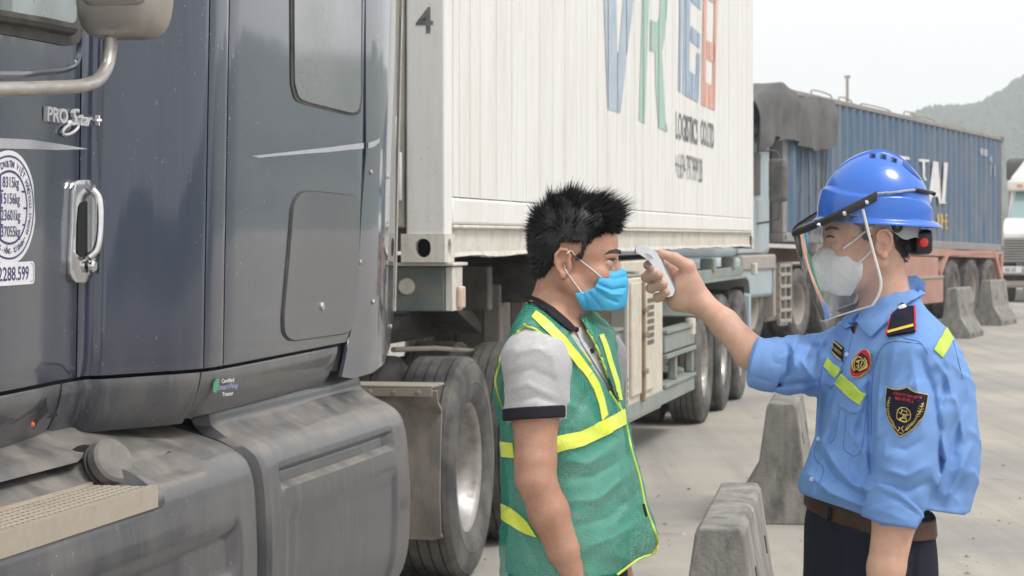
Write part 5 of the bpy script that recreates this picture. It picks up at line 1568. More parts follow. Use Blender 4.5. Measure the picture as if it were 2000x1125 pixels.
# polo
A = Sdf((-.11, ZP - .34, .68), (.36, ZP + .34, 1.46), .0032)
A.torso(rows, PHD, .03, off=-.004)
A.rc(Q(1082, 640, 0), sh_r, .052, .060, .03).rc(Q(1085, 635, 0), sh_l, .05, .060, .03)
cutp = Q(1042, 816, -.17); cn = np.array([.06, -.10, -1.]); cn /= np.linalg.norm(cn)
A.rc(sh_r, Q(1042, 850, -.172), .060, .058, .035, cut=[(cutp, cn)])
cutl = Q(1165, 816, .18); A.rc(sh_l, Q(1166, 850, .185), .060, .056, .035, cut=[(cutl, cn)])
for ln, a, w in (([(1000, 690), (1050, 680), (1085, 700)], .003, 7), ([(985, 735), (1040, 722), (1090, 745)], -.003, 7), ([(980, 765), (1030, 750), (1085, 775)], .004, 8), ([(990, 790), (1050, 775), (1088, 790)], -.003, 6), ([(1060, 650), (1080, 690), (1085, 740)], .003, 7), ([(1005, 700), (990, 750), (992, 800)], -.003, 7)): A.fold(ln, a, w, y1=ZP - .08)
A.wrinkle(.0014, 42, 1.); A.crease(.003, 75, .6)
A.cutpoly([(1118, 650), (1128, 628), (1150, 618), (1160, 640), (1162, 690), (1150, 680)], ZP - .4, ZP + .1)
A.cutpoly([(1030, 578), (1085, 560), (1140, 600), (1140, 625), (1118, 640), (1085, 618), (1050, 596)], ZP - .4, ZP + .4)
A.cutplane(Q(1100, 1110, 0), (0, 0, -1))
polo, VA, FA = sdf_obj('polo_shirt', A, m_polo, driver)
# ribbed sleeve band
up = -cn
for a_, b_, cp in ((sh_r, Q(1042, 850, -.172), cutp), (sh_l, Q(1166, 850, .185), cutl)):
    K = Sdf((-.11, ZP - .34, 1.0), (.36, ZP + .34, 1.3), .0025)
    K.rc(a_, b_, .0632, .0622, 0, cut=[(cp + cn * .003, cn), (cp + up * .021, up)])
    sdf_obj('sleeve_band', K, m_blk_rib, polo)
# collar
def collar(parent, cx, cy, cd, f, ra, rl, yb, yf, wid, flare, mat, a0=-math.pi, a1=math.pi, n=40):
    f = Vector((f[0], f[1], 0)); l = Vector((-f.y, f.x, 0)); G = [[], [], []]
    for k in range(n + 1):
        a = a0 + (a1 - a0) * k / n
        u = (1 - math.cos(a)) / 2
        yy = yf + (yb - yf) * u
        c = Vector(Q(cx, cy, cd)); z = Q(0, yy)[2]
        for j, (dr, dz) in enumerate(((0, .0), (flare * .55, -wid * .35), (flare, -wid))):
            p = c + f * ((ra + dr) * math.cos(a)) + l * ((rl + dr) * math.sin(a)); p.z = z + dz; G[j].append(p)
    b = MB(); b.grid(G); return b.build('collar', mat, parent, smooth=60, solid=.004)
collar(polo, 1092, 600, 0, FD, .060, .070, 584, 634, .030, .010, m_blk_rib, math.radians(75), math.radians(285))
# vest
N_ = Sdf((-.12, ZP - .36, .62), (.40, ZP + .36, 1.48), .0032)
vrows = [(580, 1045, 1128, .06, 0), (600, 1032, 1140, .09, 0), (640, 1003, 1184, .135, 0), (700, 978, 1206, .175, 0), (760, 970, 1216, .185, 0), (850, 979, 1232, .175, 0),
         (900, 981, 1247, .172, 0), (970, 983, 1259, .175, 0), (1050, 981, 1281, .18, 0), (1090, 980, 1268, .18, 0), (1150, 979, 1240, .18, 0)]
N_.torso(vrows, PHD, .03)
N_.rc(Q(1078, 625, 0), Q(1050, 672, -.14), .056, .058, .03).rc(Q(1090, 625, 0), Q(1160, 680, .15), .056, .058, .03)
for ln, a, w in (([(1100, 900), (1150, 905), (1210, 870)], .004, 9), ([(1095, 935), (1160, 930), (1225, 890)], -.004, 9), ([(1110, 980), (1170, 975), (1235, 920)], .005, 10), ([(1120, 1030), (1190, 1010), (1245, 960)], -.004, 10),
                 ([(1130, 1075), (1200, 1050), (1265, 1010)], .004, 10), ([(1205, 870), (1215, 950), (1240, 1040)], .004, 9), ([(1150, 760), (1130, 800), (1105, 840)], -.004, 8), ([(1120, 690), (1140, 740), (1145, 800)], .003, 8),
                 ([(985, 900), (995, 980), (990, 1080)], .004, 8), ([(1005, 1000), (1030, 1060), (1060, 1120)], -.004, 9)): N_.fold(ln, a * 1.6, w, y1=ZP + .02)
N_.wrinkle(.0022, 30, 4.); N_.crease(.0055, 50, 1.7)
arm_hole = [(1025, 634), (1055, 648), (1080, 675), (1096, 705), (1102, 729), (1102, 755), (1098, 795), (1088, 832), (1040, 850), (998, 822), (976, 790), (964, 745), (978, 695), (998, 660)]
N_.cutpoly(arm_hole, ZP - .5, ZP - .055)
N_.cutpoly([(1028, 590), (1040, 590), (1112, 650), (1172, 738), (1214, 803), (1188, 735), (1162, 668), (1134, 622), (1120, 560), (1020, 540)], ZP - .5, ZP + .16)
N_.cutpoly([(960, 1132), (1195, 1132), (1248, 1092), (1280, 1080), (1300, 1060), (1320, 1200), (960, 1260)], ZP - .5, ZP + .5)
vest, VN, FN = sdf_obj('safety_vest', N_, m_net, driver)
SN = Surf((VN, FN))
SN.patch('reflective_tape', [(1039, 621), (1048, 609), (1075, 631), (1104, 661), (1136, 701), (1155, 726), (1145, 738), (1120, 706), (1092, 672), (1062, 643)], m_tape, vest, .0038, 6)
SN.patch('reflective_tape', [(1145, 739), (1156, 728), (1168, 748), (1177, 775), (1185, 810), (1174, 822), (1168, 790), (1158, 760)], m_tape, vest, .0038, 6)
SN.patch('reflective_tape', [(1085, 853), (1130, 843), (1173, 823), (1217, 799), (1221, 828), (1184, 849), (1140, 870), (1085, 884)], m_tape, vest, .0045, 7)
SN.patch('reflective_tape', [(979, 862), (1003, 865), (1006, 894), (982, 892)], m_tape, vest, .0038, 6)
SN.patch('reflective_tape', [(981, 983), (1010, 999), (1030, 1018), (1050, 1050), (1015, 1037), (982, 1014)], m_tape, vest, .0038, 6)
SN.patch('reflective_tape', [(1168, 655), (1176, 652), (1187, 680), (1195, 708), (1207, 745), (1213, 782), (1208, 782), (1198, 748), (1186, 710), (1178, 682)], m_tape, vest, .0038, 5)
mb = SN.line(arm_hole[:8], .0026, .001); SN.line([(1025, 634), (998, 660), (980, 693), (968, 745), (977, 788), (996, 818)], .0026, .001, mb=mb)
SN.line([(1030, 592), (1041, 592), (1076, 620), (1112, 651), (1143, 696), (1173, 739), (1213, 803)], .0026, .001, mb=mb)
SN.line([(1134, 623), (1148, 645), (1162, 668), (1176, 702), (1188, 735), (1202, 772), (1215, 803)], .0024, .001, mb=mb)
SN.line([(1215, 803), (1223, 832), (1233, 880), (1248, 932), (1260, 990), (1275, 1030), (1282, 1050), (1282, 1068), (1274, 1081), (1246, 1092), (1205, 1122)], .0028, .001, mb=mb)
mb.build('piping', m_piping, vest, smooth=60)
SN.patch('fastening_tape', [(1254, 985), (1258, 984), (1264, 1008), (1260, 1010)], m_blk_rib, vest, .002, 5)
# button placket, buttons and neck chain
SP_ = Surf((VA, FA), (VB, FB))
SP3 = Surf((VA, FA), (VB, FB), (VN, FN))
SP3.patch('collar', [(1030, 592), (1032, 584), (1042, 579), (1056, 586), (1082, 605), (1106, 627), (1122, 643), (1114, 651), (1090, 632), (1064, 610), (1042, 594)], m_blk_rib, polo, .006, 5, solid=.004)
SP_.patch('placket', [(1122, 645), (1132, 640), (1160, 672), (1186, 720), (1200, 770), (1190, 760), (1160, 712), (1135, 672)], m_polo, polo, .003, 5)
for x, y in ((1153, 686), (1123, 645)):
    c_ = SP_.at(x, y, .004); b = MB(); b.lathe([(0, .0025), (.0045, .0025), (.0055, 0)], c_, Vector((.3, -1, .2)), 12); b.build('button', m_blk_rib, polo)
mb = MB(); ch = bez([Vector((x, y, 0)) for x, y in ((1137, 626), (1143, 642), (1150, 655), (1158, 674), (1166, 694), (1172, 712))], 7)
for i, p in enumerate(ch):
    c_ = SP_.at(p.x, p.y, .006); a = i * 1.1
    ring = [c_ + Vector((.0042 * math.cos(t) * math.cos(a), .0022 * math.sin(a), .0042 * math.sin(t))) for t in np.linspace(0, 2 * math.pi, 9)]
    mb.tube(ring, .0013, 5, cap=False)
mb.build('neck_chain', m_chrome, driver)
# face: brow, lashes, iris
SB_.patch('eyebrow', [(1180, 497), (1190, 489), (1203, 486), (1211, 489), (1212, 496), (1203, 495), (1191, 495)], m_brow, body_d, .001, 3, solid=.001)
SB_.patch('eyelid_line', [(1181, 508), (1190, 504.5), (1199, 504), (1206, 507), (1199, 506.2), (1190, 506.6)], m_brow, body_d, .0012, 3, solid=.0006)
SB_.patch('eye_white', [(1184, 508), (1191, 505.5), (1200, 505.5), (1205, 508), (1200, 511), (1190, 511.5)], M('eye_white', (.50, .44, .40), .3), body_d, .0004, 2, solid=.0003)
SB_.patch('iris', [(1192, 505.6), (1199, 505.4), (1199.5, 510.5), (1193, 511)], m_eye, body_d, .0008, 2, solid=.0004)
# mask
K = Sdf(hd.p(.05, 0, -.05) - .13, hd.p(.05, 0, -.05) + .13, .002)
hd_mask = lambda K, h, g=0.: (K.ell(h.p(.052, 0, -.052), np.array([.062 + g, .060 + g, .060]), h.R, 0), K.ell(h.p(.072, 0, -.078), np.array([.040 + g, .042 + g, .038]), h.R, .02),
    K.ell(h.p(.098, 0, -.030), np.array([.020, .022, .028]), h.R, .02), K.rc(h.p(.002, .060, -.055), h.p(.002, -.060, -.055), .016 + g, .016 + g, .02), K.rc(h.p(.03, .052, -.065), h.p(.06, .045, -.035), .017 + g, .017 + g, .02), K.rc(h.p(.03, -.052, -.065), h.p(.06, -.045, -.035), .017 + g, .017 + g, .02))
hd_mask(K, hd, .0045)
def headcut(K, h, poly):
    X, Y, Z = K.pts(tuple(slice(0, q) for q in K.n)); o = h.o
    u = (X - o[0]) * h.R[0][0] + (Y - o[1]) * h.R[0][1] + (Z - o[2]) * h.R[0][2]; w = (X - o[0]) * h.R[2][0] + (Y - o[1]) * h.R[2][1] + (Z - o[2]) * h.R[2][2]
    K.d = np.maximum(K.d, polysd(u, w, poly)).astype(np.float32)
def hxz(h, x, y, d=-.06):
    q = h.inv(Q(x, y, d)); return (q[0], q[2])
mp_ = [hxz(hd, x, y) for x, y in ((1172, 528), (1200, 531), (1216, 524), (1240, 516), (1240, 560), (1232, 596), (1205, 606), (1180, 607), (1138, 607), (1130, 588), (1124, 573), (1150, 567), (1163, 561), (1169, 548))]
for ln, a in (([(1174, 540), (1200, 545), (1222, 540)], -.003), ([(1170, 556), (1195, 566), (1218, 562)], -.0045), ([(1164, 566), (1185, 582), (1205, 590)], -.0045), ([(1150, 572), (1165, 590), (1175, 604)], -.003), ([(1140, 575), (1148, 605)], -.002), ([(1170, 562), (1195, 575), (1215, 575)], .003)): K.fold(ln, a, 2.8, taper=False)
headcut(K, hd, mp_)
mask_d, VM, FM = sdf_obj('face_mask', K, m_blue_mask, driver)
SM = Surf((VM, FM), (VB, FB))
mb = SM.line([(1174, 541), (1150, 521), (1128, 503), (1119, 492), (1114, 489), (1108, 494)], .0012, .0018); SM.line([(1138, 573), (1124, 556), (1110, 537), (1104, 524), (1103, 516)], .0012, .0018, mb=mb)
mb.build('ear_loop', m_elastic, mask_d, smooth=60)
# hair
def hair(parent, h, V, Fc, zline, nstr, style, cap=.006, seed=1, mat=m_hair, wid=.0009):
    W = h.inv(V); r_ = np.random.default_rng(seed)
    zl = np.interp(W[:, 0], [q[0] for q in zline], [q[1] for q in zline])
    fade = W[:, 2] - zl
    ear = (np.abs(W[:, 1]) > .072) & (W[:, 2] < .045) & (W[:, 0] > -.03) & (W[:, 0] < .03)
    sel = (fade > 0) & (W[:, 2] > -.075) & ~ear
    fs = Fc[sel[Fc].all(1)]
    a = V[fs]; nrm = np.cross(a[:, 1] - a[:, 0], a[:, 3] - a[:, 0]); ar = np.linalg.norm(nrm, axis=1); nrm /= np.maximum(ar, 1e-12)[:, None]
    cen = a.mean(1); out = np.sign(((cen - h.o) * nrm).sum(1)); nrm *= out[:, None]
    b = MB(); VV = []; FF = []
    # close-lying undercoat
    used = np.unique(fs); mapi = np.full(len(V), -1); mapi[used] = np.arange(len(used))
    vn = np.zeros_like(V)
    for k in range(4): np.add.at(vn, fs[:, k], nrm)
    vn = vn[used]; vn /= np.maximum(np.linalg.norm(vn, axis=1), 1e-9)[:, None]
    th = cap * np.clip(fade[used] / .02, .12, 1) * (1 + 1.1 * np.clip((W[used, 2] - .06) / .05, 0, 1))
    base = (V[used] + vn * th[:, None])
    VV.append(base); FF += [tuple(int(q) for q in mapi[f]) for f in fs]
    pick = r_.choice(len(fs), nstr, p=ar / ar.sum())
    P0 = cen[pick] + nrm[pick] * .001 + r_.normal(0, .0016, (nstr, 3)); N0 = nrm[pick]; L0 = h.inv(cen[pick])
    k0 = len(base)
    for i in range(nstr):
        x, y, z = L0[i]; ln, dv = style(x, y, z, r_)
        f_ = z - np.interp(x, [q[0] for q in zline], [q[1] for q in zline]); ln *= min(1, .25 + f_ / .03)
        dvw = dv[0] * h.R[0] + dv[1] * h.R[1] + dv[2] * h.R[2]
        cl = np.array([math.sin(x * 210 + y * 90), math.sin(y * 190 + z * 120 + 1), math.sin(z * 160 + x * 130 + 2)]) * .22 * min(1, ln / .02)
        dirv = N0[i] * .5 + dvw; dirv = dirv / np.linalg.norm(dirv) + cl + r_.normal(0, .16, 3); ln *= r_.uniform(.7, 1.12)
        bend = dvw * .35
        side = np.cross(dirv, r_.normal(0, 1, 3)); side /= np.linalg.norm(side)
        pts = []
        for t, w in ((0, 1.), (.4, .9), (.75, .6), (1., .08)):
            p = P0[i] + dirv * ln * t + bend * ln * t * t; pts += [p + side * wid * w, p - side * wid * w]
        VV.append(np.array(pts)); 
        for j in range(3): FF.append((k0 + 2*j, k0 + 2*j + 1, k0 + 2*j + 3, k0 + 2*j + 2))
        k0 += 8
    o = obj('hair', np.concatenate(VV), FF, mat, parent, smooth=180); return o
def style_d(x, y, z, r):
    top = max(0, min(1, (z - .045) / .055))
    front = max(0, min(1, x / .08)); back = max(0, min(1, -x / .09))
    ln = .010 + .022 * top * r.uniform(.35, 1.15) + .010 * front * top
    up = np.array([.25 + 1.0 * front - .30 * back, y * 2 + r.normal(0, .25), .55 - .30 * front])
    down = np.array([-.35 - .25 * back, y * 1.5, -.75])
    return ln, up * top + down * (1 - top)
zl_d = [(-.13, -.045), (-.075, -.040), (-.045, -.030), (-.022, -.002), (-.012, .034), (.012, .036), (.017, .014), (.022, .006), (.034, .010), (.041, .035), (.055, .052), (.075, .063), (.11, .066)]
hair(driver, hd, VB, FB, zl_d, 17000, style_d, .008, 2, wid=.0007)
# trousers
K = Sdf((-.08, ZP - .30, .04), (.34, ZP + .30, 1.02), .005)
K.torso([(1085, 998, 1222, .15, 0), (1130, 996, 1226, .162, 0), (1200, 1000, 1222, .168, 0), (1270, 1010, 1212, .16, 0)], PHD, .02)
for x, d in ((1082, -.085), (1138, .085)): K.chain([Q(x + 20, 1215, d), Q(x + 22, 1560, d), Q(x + 12, 1880, d)], [.095, .072, .060], .03)
K.wrinkle(.002, 26, 2.); K.cutplane(Q(0, 1895, 0), (0, 0, -1))
sdf_obj('trousers', K, m_trouser, driver)
for x, d in ((1100, -.085), (1155, .085)): shoe(driver, x, d, -PHD, m_blk_rib)
# ---------------------------------------------------------------- guard
guard = thing('person', 'guard in blue uniform shirt and white mask reaching out with his right arm', 'person', (Q(1725, 0)[0], ZP, 0))
PHG = math.radians(32); FG = (-math.cos(PHG), -math.sin(PHG))
hg = Head(1703, 476, 0., (-math.cos(math.radians(5)), -math.sin(math.radians(5))), math.radians(3), 1.0)
gl_s, gl_e, gl_w = Q(1800, 705, -.155), Q(1757, 960, -.19), Q(1722, 1185, -.20)
gr_s, gr_e, gr_w = Q(1650, 712, .14), Q(1528, 714, -.008), Q(1363, 586, .07)
grows = [(590, 1700, 1775, .055, 0), (615, 1680, 1800, .085, 0), (640, 1655, 1832, .12, 0), (690, 1622, 1858, .165, 0), (750, 1610, 1872, .18, 0), (830, 1605, 1878, .175, 0),
         (900, 1592, 1872, .168, 0), (960, 1588, 1835, .16, 0), (1010, 1586, 1806, .158, 0), (1080, 1584, 1808, .165, 0), (1170, 1586, 1812, .168, 0), (1250, 1600, 1800, .16, 0)]
B = Sdf((.255, ZP - .34, -.005), (.99, ZP + .36, 1.70), .0034)
hg.build(B, Q(1736, 622, 0), .053)
B.torso(grows, PHG, .03, off=-.016, sgn=-1)
B.rc(Q(1735, 630, 0), gl_s, .05, .05, .03).rc(Q(1730, 630, 0), gr_s, .05, .05, .03)
B.chain([gl_s, fore(gl_s, gl_e, .5), gl_e, Q(1748, 1010, -.19), Q(1731, 1110, -.195), gl_w], [.052, .047, .042, .0425, .0365, .0275], .02)
B.chain([gr_s, fore(gr_s, gr_e, .5), gr_e, Q(1468, 690, .008), Q(1415, 632, .04), gr_w], [.050, .045, .038, .0345, .0290, .0240], .02)
hand_hanging(B, gl_w, Q(1715, 1270, -.20) - gl_w, (FG[0], FG[1], 0), (0, -1, 0))
# right hand closed round the thermometer, palm to the camera
B.rc(gr_w, Q(1338, 566, .082), .0240, .028, .02)
B.rc(Q(1350, 578, .078), Q(1322, 588, .082), .026, .021, .02)
B.rc(Q(1340, 555, .085), Q(1318, 530, .092), .026, .020, .02)
B.rc(Q(1338, 580, .085), Q(1316, 565, .095), .024, .018, .02)
B.ell(Q(1338, 556, .058), (.024, .017, .026), None, .02)          # ball of the thumb
B.ell(Q(1330, 588, .066), (.020, .015, .014), None, .02)          # heel of the palm
fing = [([(1312, 516, .098), (1276, 512, .092), (1266, 518, .066), (1274, 523, .046)], (.0120, .0108, .0098, .0088)),
        ([(1312, 533, .104), (1268, 536, .097), (1262, 542, .064), (1287, 537, .036)], (.0125, .0112, .0108, .0094)),
        ([(1314, 551, .104), (1276, 558, .096), (1271, 563, .062), (1296, 555, .036)], (.0122, .0110, .0104, .0090)),
        ([(1318, 568, .100), (1290, 580, .090), (1284, 582, .062), (1302, 571, .040)], (.0115, .0102, .0096, .0082))]
for pts, rs in fing: B.chain([Q(*p) for p in pts], list(rs), .0035, .003)
B.chain([Q(1352, 558, .062), Q(1344, 521, .052), Q(1318, 505, .046), Q(1291, 495, .048)], [.021, .0145, .0118, .0092], .014, .006)
for x, d in ((1668, .085), (1722, -.085)):
    B.chain([Q(x + 2, 1235, d), Q(x, 1570, d), Q(x + 10, 1870, d), Q(x + 10, 1915, d)], [.080, .055, .038, .036], .03)
body_g, VG, FGm = sdf_obj('body', B, m_skin_g, guard)
SG = Surf((VG, FGm))
# shirt
A = Sdf((.44, ZP - .36, .90), (.985, ZP + .36, 1.50), .003)
srows = [(575, 1712, 1782, .062, 0), (600, 1692, 1796, .085, 0), (640, 1648, 1838, .128, 0), (690, 1615, 1866, .172, 0), (750, 1602, 1884, .19, 0), (830, 1598, 1895, .19, 0),
         (890, 1583, 1903, .188, 0), (935, 1566, 1900, .186, 0), (960, 1564, 1893, .184, 0), (985, 1574, 1886, .18, 0), (1020, 1590, 1878, .17, 0)]
A.torso(srows, PHG, .03, sgn=-1)
A.rc(Q(1735, 640, 0), gl_s, .052, .062, .04).rc(Q(1728, 640, 0), gr_s, .052, .060, .04)
A.chain([Q(1797, 706, -.155), Q(1790, 800, -.175), Q(1768, 900, -.192), Q(1748, 985, -.192)], [.066, .072, .068, .060], .012)
A.chain([gr_s, Q(1590, 712, .06), Q(1540, 712, -.01), Q(1500, 712, -.015)], [.060, .058, .056, .054], .04)
# blouse of the back, hanging past the belt
A.rc(Q(1850, 880, .03), Q(1862, 960, .03), .045, .030, .04)
hem = [(1440, 560), (1960, 520), (1960, 960), (1884, 1006), (1850, 1002), (1806, 996), (1800, 1018), (1790, 1032), (1720, 1026), (1702, 1012), (1640, 990), (1585, 972), (1562, 962), (1556, 942), (1575, 900), (1592, 850), (1596, 775), (1500, 772), (1455, 760), (1462, 705), (1478, 650), (1530, 660), (1600, 600)]
F_ = A.fold
Y1 = ZP + .05
for ln, a, w in (
    ([(1800, 700), (1822, 760), (1835, 840), (1836, 920)], -.010, 9), ([(1845, 690), (1868, 770), (1880, 860)], .006, 11), ([(1835, 840), (1850, 900), (1830, 960)], .007, 11),
    ([(1705, 700), (1698, 760), (1700, 850), (1702, 940)], -.012, 9), ([(1725, 690), (1716, 760), (1712, 850)], .006, 9), ([(1748, 680), (1735, 740)], .004, 10),
    ([(1780, 690), (1792, 760), (1800, 840)], .005, 10), ([(1800, 860), (1770, 880), (1740, 870)], -.004, 9), ([(1810, 910), (1770, 930), (1725, 915)], .005, 10), ([(1815, 940), (1775, 960), (1740, 950)], -.005, 9),
    ([(1650, 690), (1640, 740), (1612, 800)], -.004, 7), ([(1690, 790), (1665, 880), (1640, 940)], -.006, 10), ([(1605, 860), (1625, 900), (1665, 945), (1700, 960)], .009, 10), ([(1600, 885), (1630, 935), (1690, 975)], -.008, 9),
    ([(1580, 925), (1620, 962), (1690, 990)], .008, 9), ([(1660, 840), (1690, 890), (1700, 930)], .006, 9), ([(1630, 820), (1615, 860), (1600, 890)], -.005, 7), ([(1690, 850), (1672, 910), (1675, 950)], -.006, 8),
    ([(1478, 745), (1530, 752), (1595, 745)], -.008, 7), ([(1535, 672), (1545, 690), (1540, 730), (1520, 752)], -.010, 6), ([(1560, 655), (1548, 680), (1552, 720)], .008, 8), ([(1575, 652), (1600, 680), (1600, 730)], -.007, 8),
    ([(1590, 660), (1572, 700), (1580, 745)], .007, 9), ([(1612, 660), (1595, 690), (1590, 720)], .005, 7), ([(1620, 650), (1640, 660), (1655, 650)], -.005, 7), ([(1560, 700), (1580, 725), (1600, 760)], .005, 7), ([(1605, 765), (1600, 840), (1592, 900)], -.006, 7),
    ([(1885, 770), (1868, 850), (1850, 930)], -.006, 10), ([(1898, 870), (1870, 930), (1848, 985)], .007, 10), ([(1880, 930), (1860, 980)], -.004, 8), ([(1845, 740), (1840, 800)], -.006, 8), ([(1825, 700), (1850, 735), (1862, 780)], .004, 7)):
    F_(ln, a * 1.5, w * .8, y1=Y1)
A.wrinkle(.0012, 38, 2.5); A.crease(.0045, 44, 2.2); A.crease(.0042, 85, 4.1, (.4, .3, 1.))
A.cutpoly(hem, ZP - .6, ZP + .6, 'i')
# open neck
A.cutpoly([(1690, 560), (1692, 608), (1677, 632), (1668, 655), (1660, 640), (1690, 606), (1640, 600), (1660, 540), (1830, 500), (1800, 556), (1786, 549), (1740, 571), (1700, 602)], ZP - .4, ZP + .4)
shirt, VS, FS = sdf_obj('uniform_shirt', A, m_shirt, guard)
SS = Surf((VS, FS))
# rolled cuffs
def cuff(a, b_, r0, r1, outl, folds, inner=None):
    K = Sdf(np.minimum(a, b_) - .10, np.maximum(a, b_) + .10, .0025)
    K.rc(a, b_, r0, r1, 0)
    for ln, am, w in folds: K.fold(ln, am, w)
    K.crease(.003, 60, 1.2); K.cutpoly(outl, ZP - .6, ZP + .6, 'i', k=.006)
    return sdf_obj('rolled_cuff', K, m_shirt, shirt)[0]
cuff(Q(1545, 714, -.012), Q(1455, 708, -.012), .057, .0585, [(1481, 656), (1500, 664), (1540, 674), (1534, 705), (1522, 745), (1512, 769), (1490, 766), (1461, 755), (1458, 745), (1466, 705)], [([(1470, 735), (1500, 745), (1520, 748)], -.003, 4), ([(1500, 664), (1495, 700), (1488, 760)], .003, 8)])
cuff(Q(1752, 940, -.190), Q(1740, 1060, -.190), .066, .062, [(1686, 985), (1696, 956), (1716, 943), (1745, 948), (1775, 970), (1802, 998), (1806, 1010), (1797, 1018), (1790, 1034), (1760, 1028), (1720, 1022), (1678, 1007)], [([(1725, 965), (1760, 980), (1798, 1010)], -.004, 4), ([(1715, 950), (1755, 965), (1800, 1000)], .003, 6), ([(1690, 995), (1730, 1000), (1785, 1022)], .003, 9)])
# collar wings, placket, seams
SS.patch('collar', [(1787, 546), (1800, 556), (1801, 576), (1766, 598), (1738, 625), (1705, 660), (1676, 631), (1694, 606), (1738, 569), (1774, 548)], m_shirt, shirt, .009, 6, solid=.006)
SS.patch('collar', [(1648, 629), (1681, 603), (1694, 606), (1678, 631), (1658, 645), (1650, 640)], m_shirt, shirt, .008, 5, solid=.005)
m_stitch = M('dark_stitching', (.085, .18, .46), .9)
mb = MB()
for ln in ([(1665, 650), (1657, 690), (1640, 725), (1622, 760)], [(1735, 640), (1765, 660), (1795, 668), (1812, 690)], [(1800, 672), (1740, 668), (1714, 695), (1703, 760), (1702, 850)], [(1640, 800), (1632, 850), (1620, 868)], [(1653, 807), (1650, 850), (1648, 876), (1668, 892)], [(1668, 892), (1682, 880), (1688, 840), (1692, 800)], [(1600, 850), (1590, 890), (1608, 915), (1600, 945)], [(1860, 660), (1880, 740)]):
    SS.line(ln, .0009, .0004, 4, mb=mb)
mb.build('stitching', m_stitch, shirt, smooth=60)
SS.patch('pocket_flap', [(1609, 716), (1616, 699), (1647, 722), (1634, 748), (1626, 754), (1612, 748), (1601, 750), (1600, 742)], m_shirt, shirt, .0035, 5, solid=.002)
SS.patch('pocket_flap', [(1630, 752), (1648, 729), (1690, 770), (1684, 796), (1676, 806), (1664, 807), (1652, 798), (1642, 794), (1634, 775)], m_shirt, shirt, .0035, 5, solid=.002)
SS.patch('reflective_tape', [(1609, 717), (1616, 700), (1645, 722), (1633, 738)], m_tape_g, shirt, .006, 5)
SS.patch('reflective_tape', [(1633, 749), (1647, 731), (1690, 771), (1681, 792)], m_tape_g, shirt, .006, 5)
SS.patch('reflective_tape', [(1823, 683), (1848, 640), (1861, 662), (1841, 699)], m_tape_g, shirt, .003, 5)
mb = MB()
for ln in ([(1648, 733), (1670, 752), (1688, 773)], [(1635, 748), (1658, 770), (1680, 789)]): SS.line(ln, .0008, .0075, 4, mb=mb)
mb.build('tape_stitching', m_tape, shirt)
m_navy = weave('navy_badge_cloth', (.012, .012, .028)); m_gold = M('gold_thread', (.62, .47, .12), .5, bump=.4, bump_scale=900); m_redt = M('red_thread', (.50, .015, .035), .6)
# epaulette
ep = SS.patch('epaulette', [(1735, 660), (1745, 607), (1787, 601), (1788, 651)], m_navy, shirt, .007, 5, rnd=3, solid=.004)
mb = MB(); SS.ribbon(mb, [(1735, 660), (1740, 632), (1745, 608)], 3, .0085); SS.ribbon(mb, [(1786, 602), (1787, 628), (1788, 650)], 3, .0085); mb.build('epaulette_edging', m_redt, ep)
mb = MB(); SS.ribbon(mb, [(1738, 653), (1762, 648), (1786, 642)], 5, .0085); mb.build('epaulette_stripe', M('gold_stripe', (.78, .58, .06), .5), ep)
b = MB(); b.lathe([(0, .004), (.005, .0035), (.0095, 0)], SS.at(1764, 605, .009), Vector((0, -.8, .6)), 16); b.build('epaulette_button', m_chrome, ep)
# name tape
nt_ = SS.patch('name_tape', [(1624, 689), (1632, 666), (1650, 679), (1648, 707)], m_navy, shirt, .004, 4)
mb = MB(); SS.ribbon(mb, [(1631, 669), (1641, 676), (1649, 682)], 2.4, .0062); SS.ribbon(mb, [(1625, 687), (1636, 696), (1647, 704)], 2.4, .0062)
V, Fc = text2d('SECURITY', 11, .02, xs=.52)
mb.add([SS.at(1637 + x * .82 - y * .25, 685 - y + x * .62, .0062) for x, y in V], Fc); mb.build('tape_lettering', m_gold, nt_)
# oval chest badge
def tilt(cx, cy, a, b_, rot, n=40): 
    c, s = math.cos(rot), math.sin(rot)
    return [(cx + a * math.cos(t) * c - b_ * math.sin(t) * s, cy + a * math.cos(t) * s + b_ * math.sin(t) * c) for t in np.linspace(0, 2 * math.pi, n, endpoint=False)]
RO = math.radians(26)
ov = SS.patch('chest_badge', tilt(1683, 711, 17, 30, RO), m_gold, shirt, .004, 5)
SS.patch('badge_field', tilt(1683, 711, 15, 28, RO), m_redt, ov, .0058, 5, solid=.0006); SS.patch('badge_centre', tilt(1683, 711, 13.5, 19.5, RO), m_navy, ov, .0070, 5, solid=.0006)
mb = MB()
def loop(mb, pts, w, off): SS.ribbon(mb, pts + [pts[0]], w, off)
loop(mb, tilt(1683, 711, 8.5, 11.5, RO, 24), 1.5, .0085)
for sg in (-1, 1):
    q = tilt(1683, 711, 11.3, 15.5, RO, 36); seq = q[10:24] if sg > 0 else q[28:36] + q[0:7]
    SS.ribbon(mb, seq, 2.6, .0085)
for ln in ([(1678, 708), (1684, 704), (1690, 703)], [(1677, 714), (1682, 712)], [(1683, 705), (1680, 719)], [(1688, 705), (1685, 716)], [(1678, 719), (1686, 715)]): SS.ribbon(mb, ln, 1.8, .0085)
mb.build('badge_emblem', m_gold, ov)
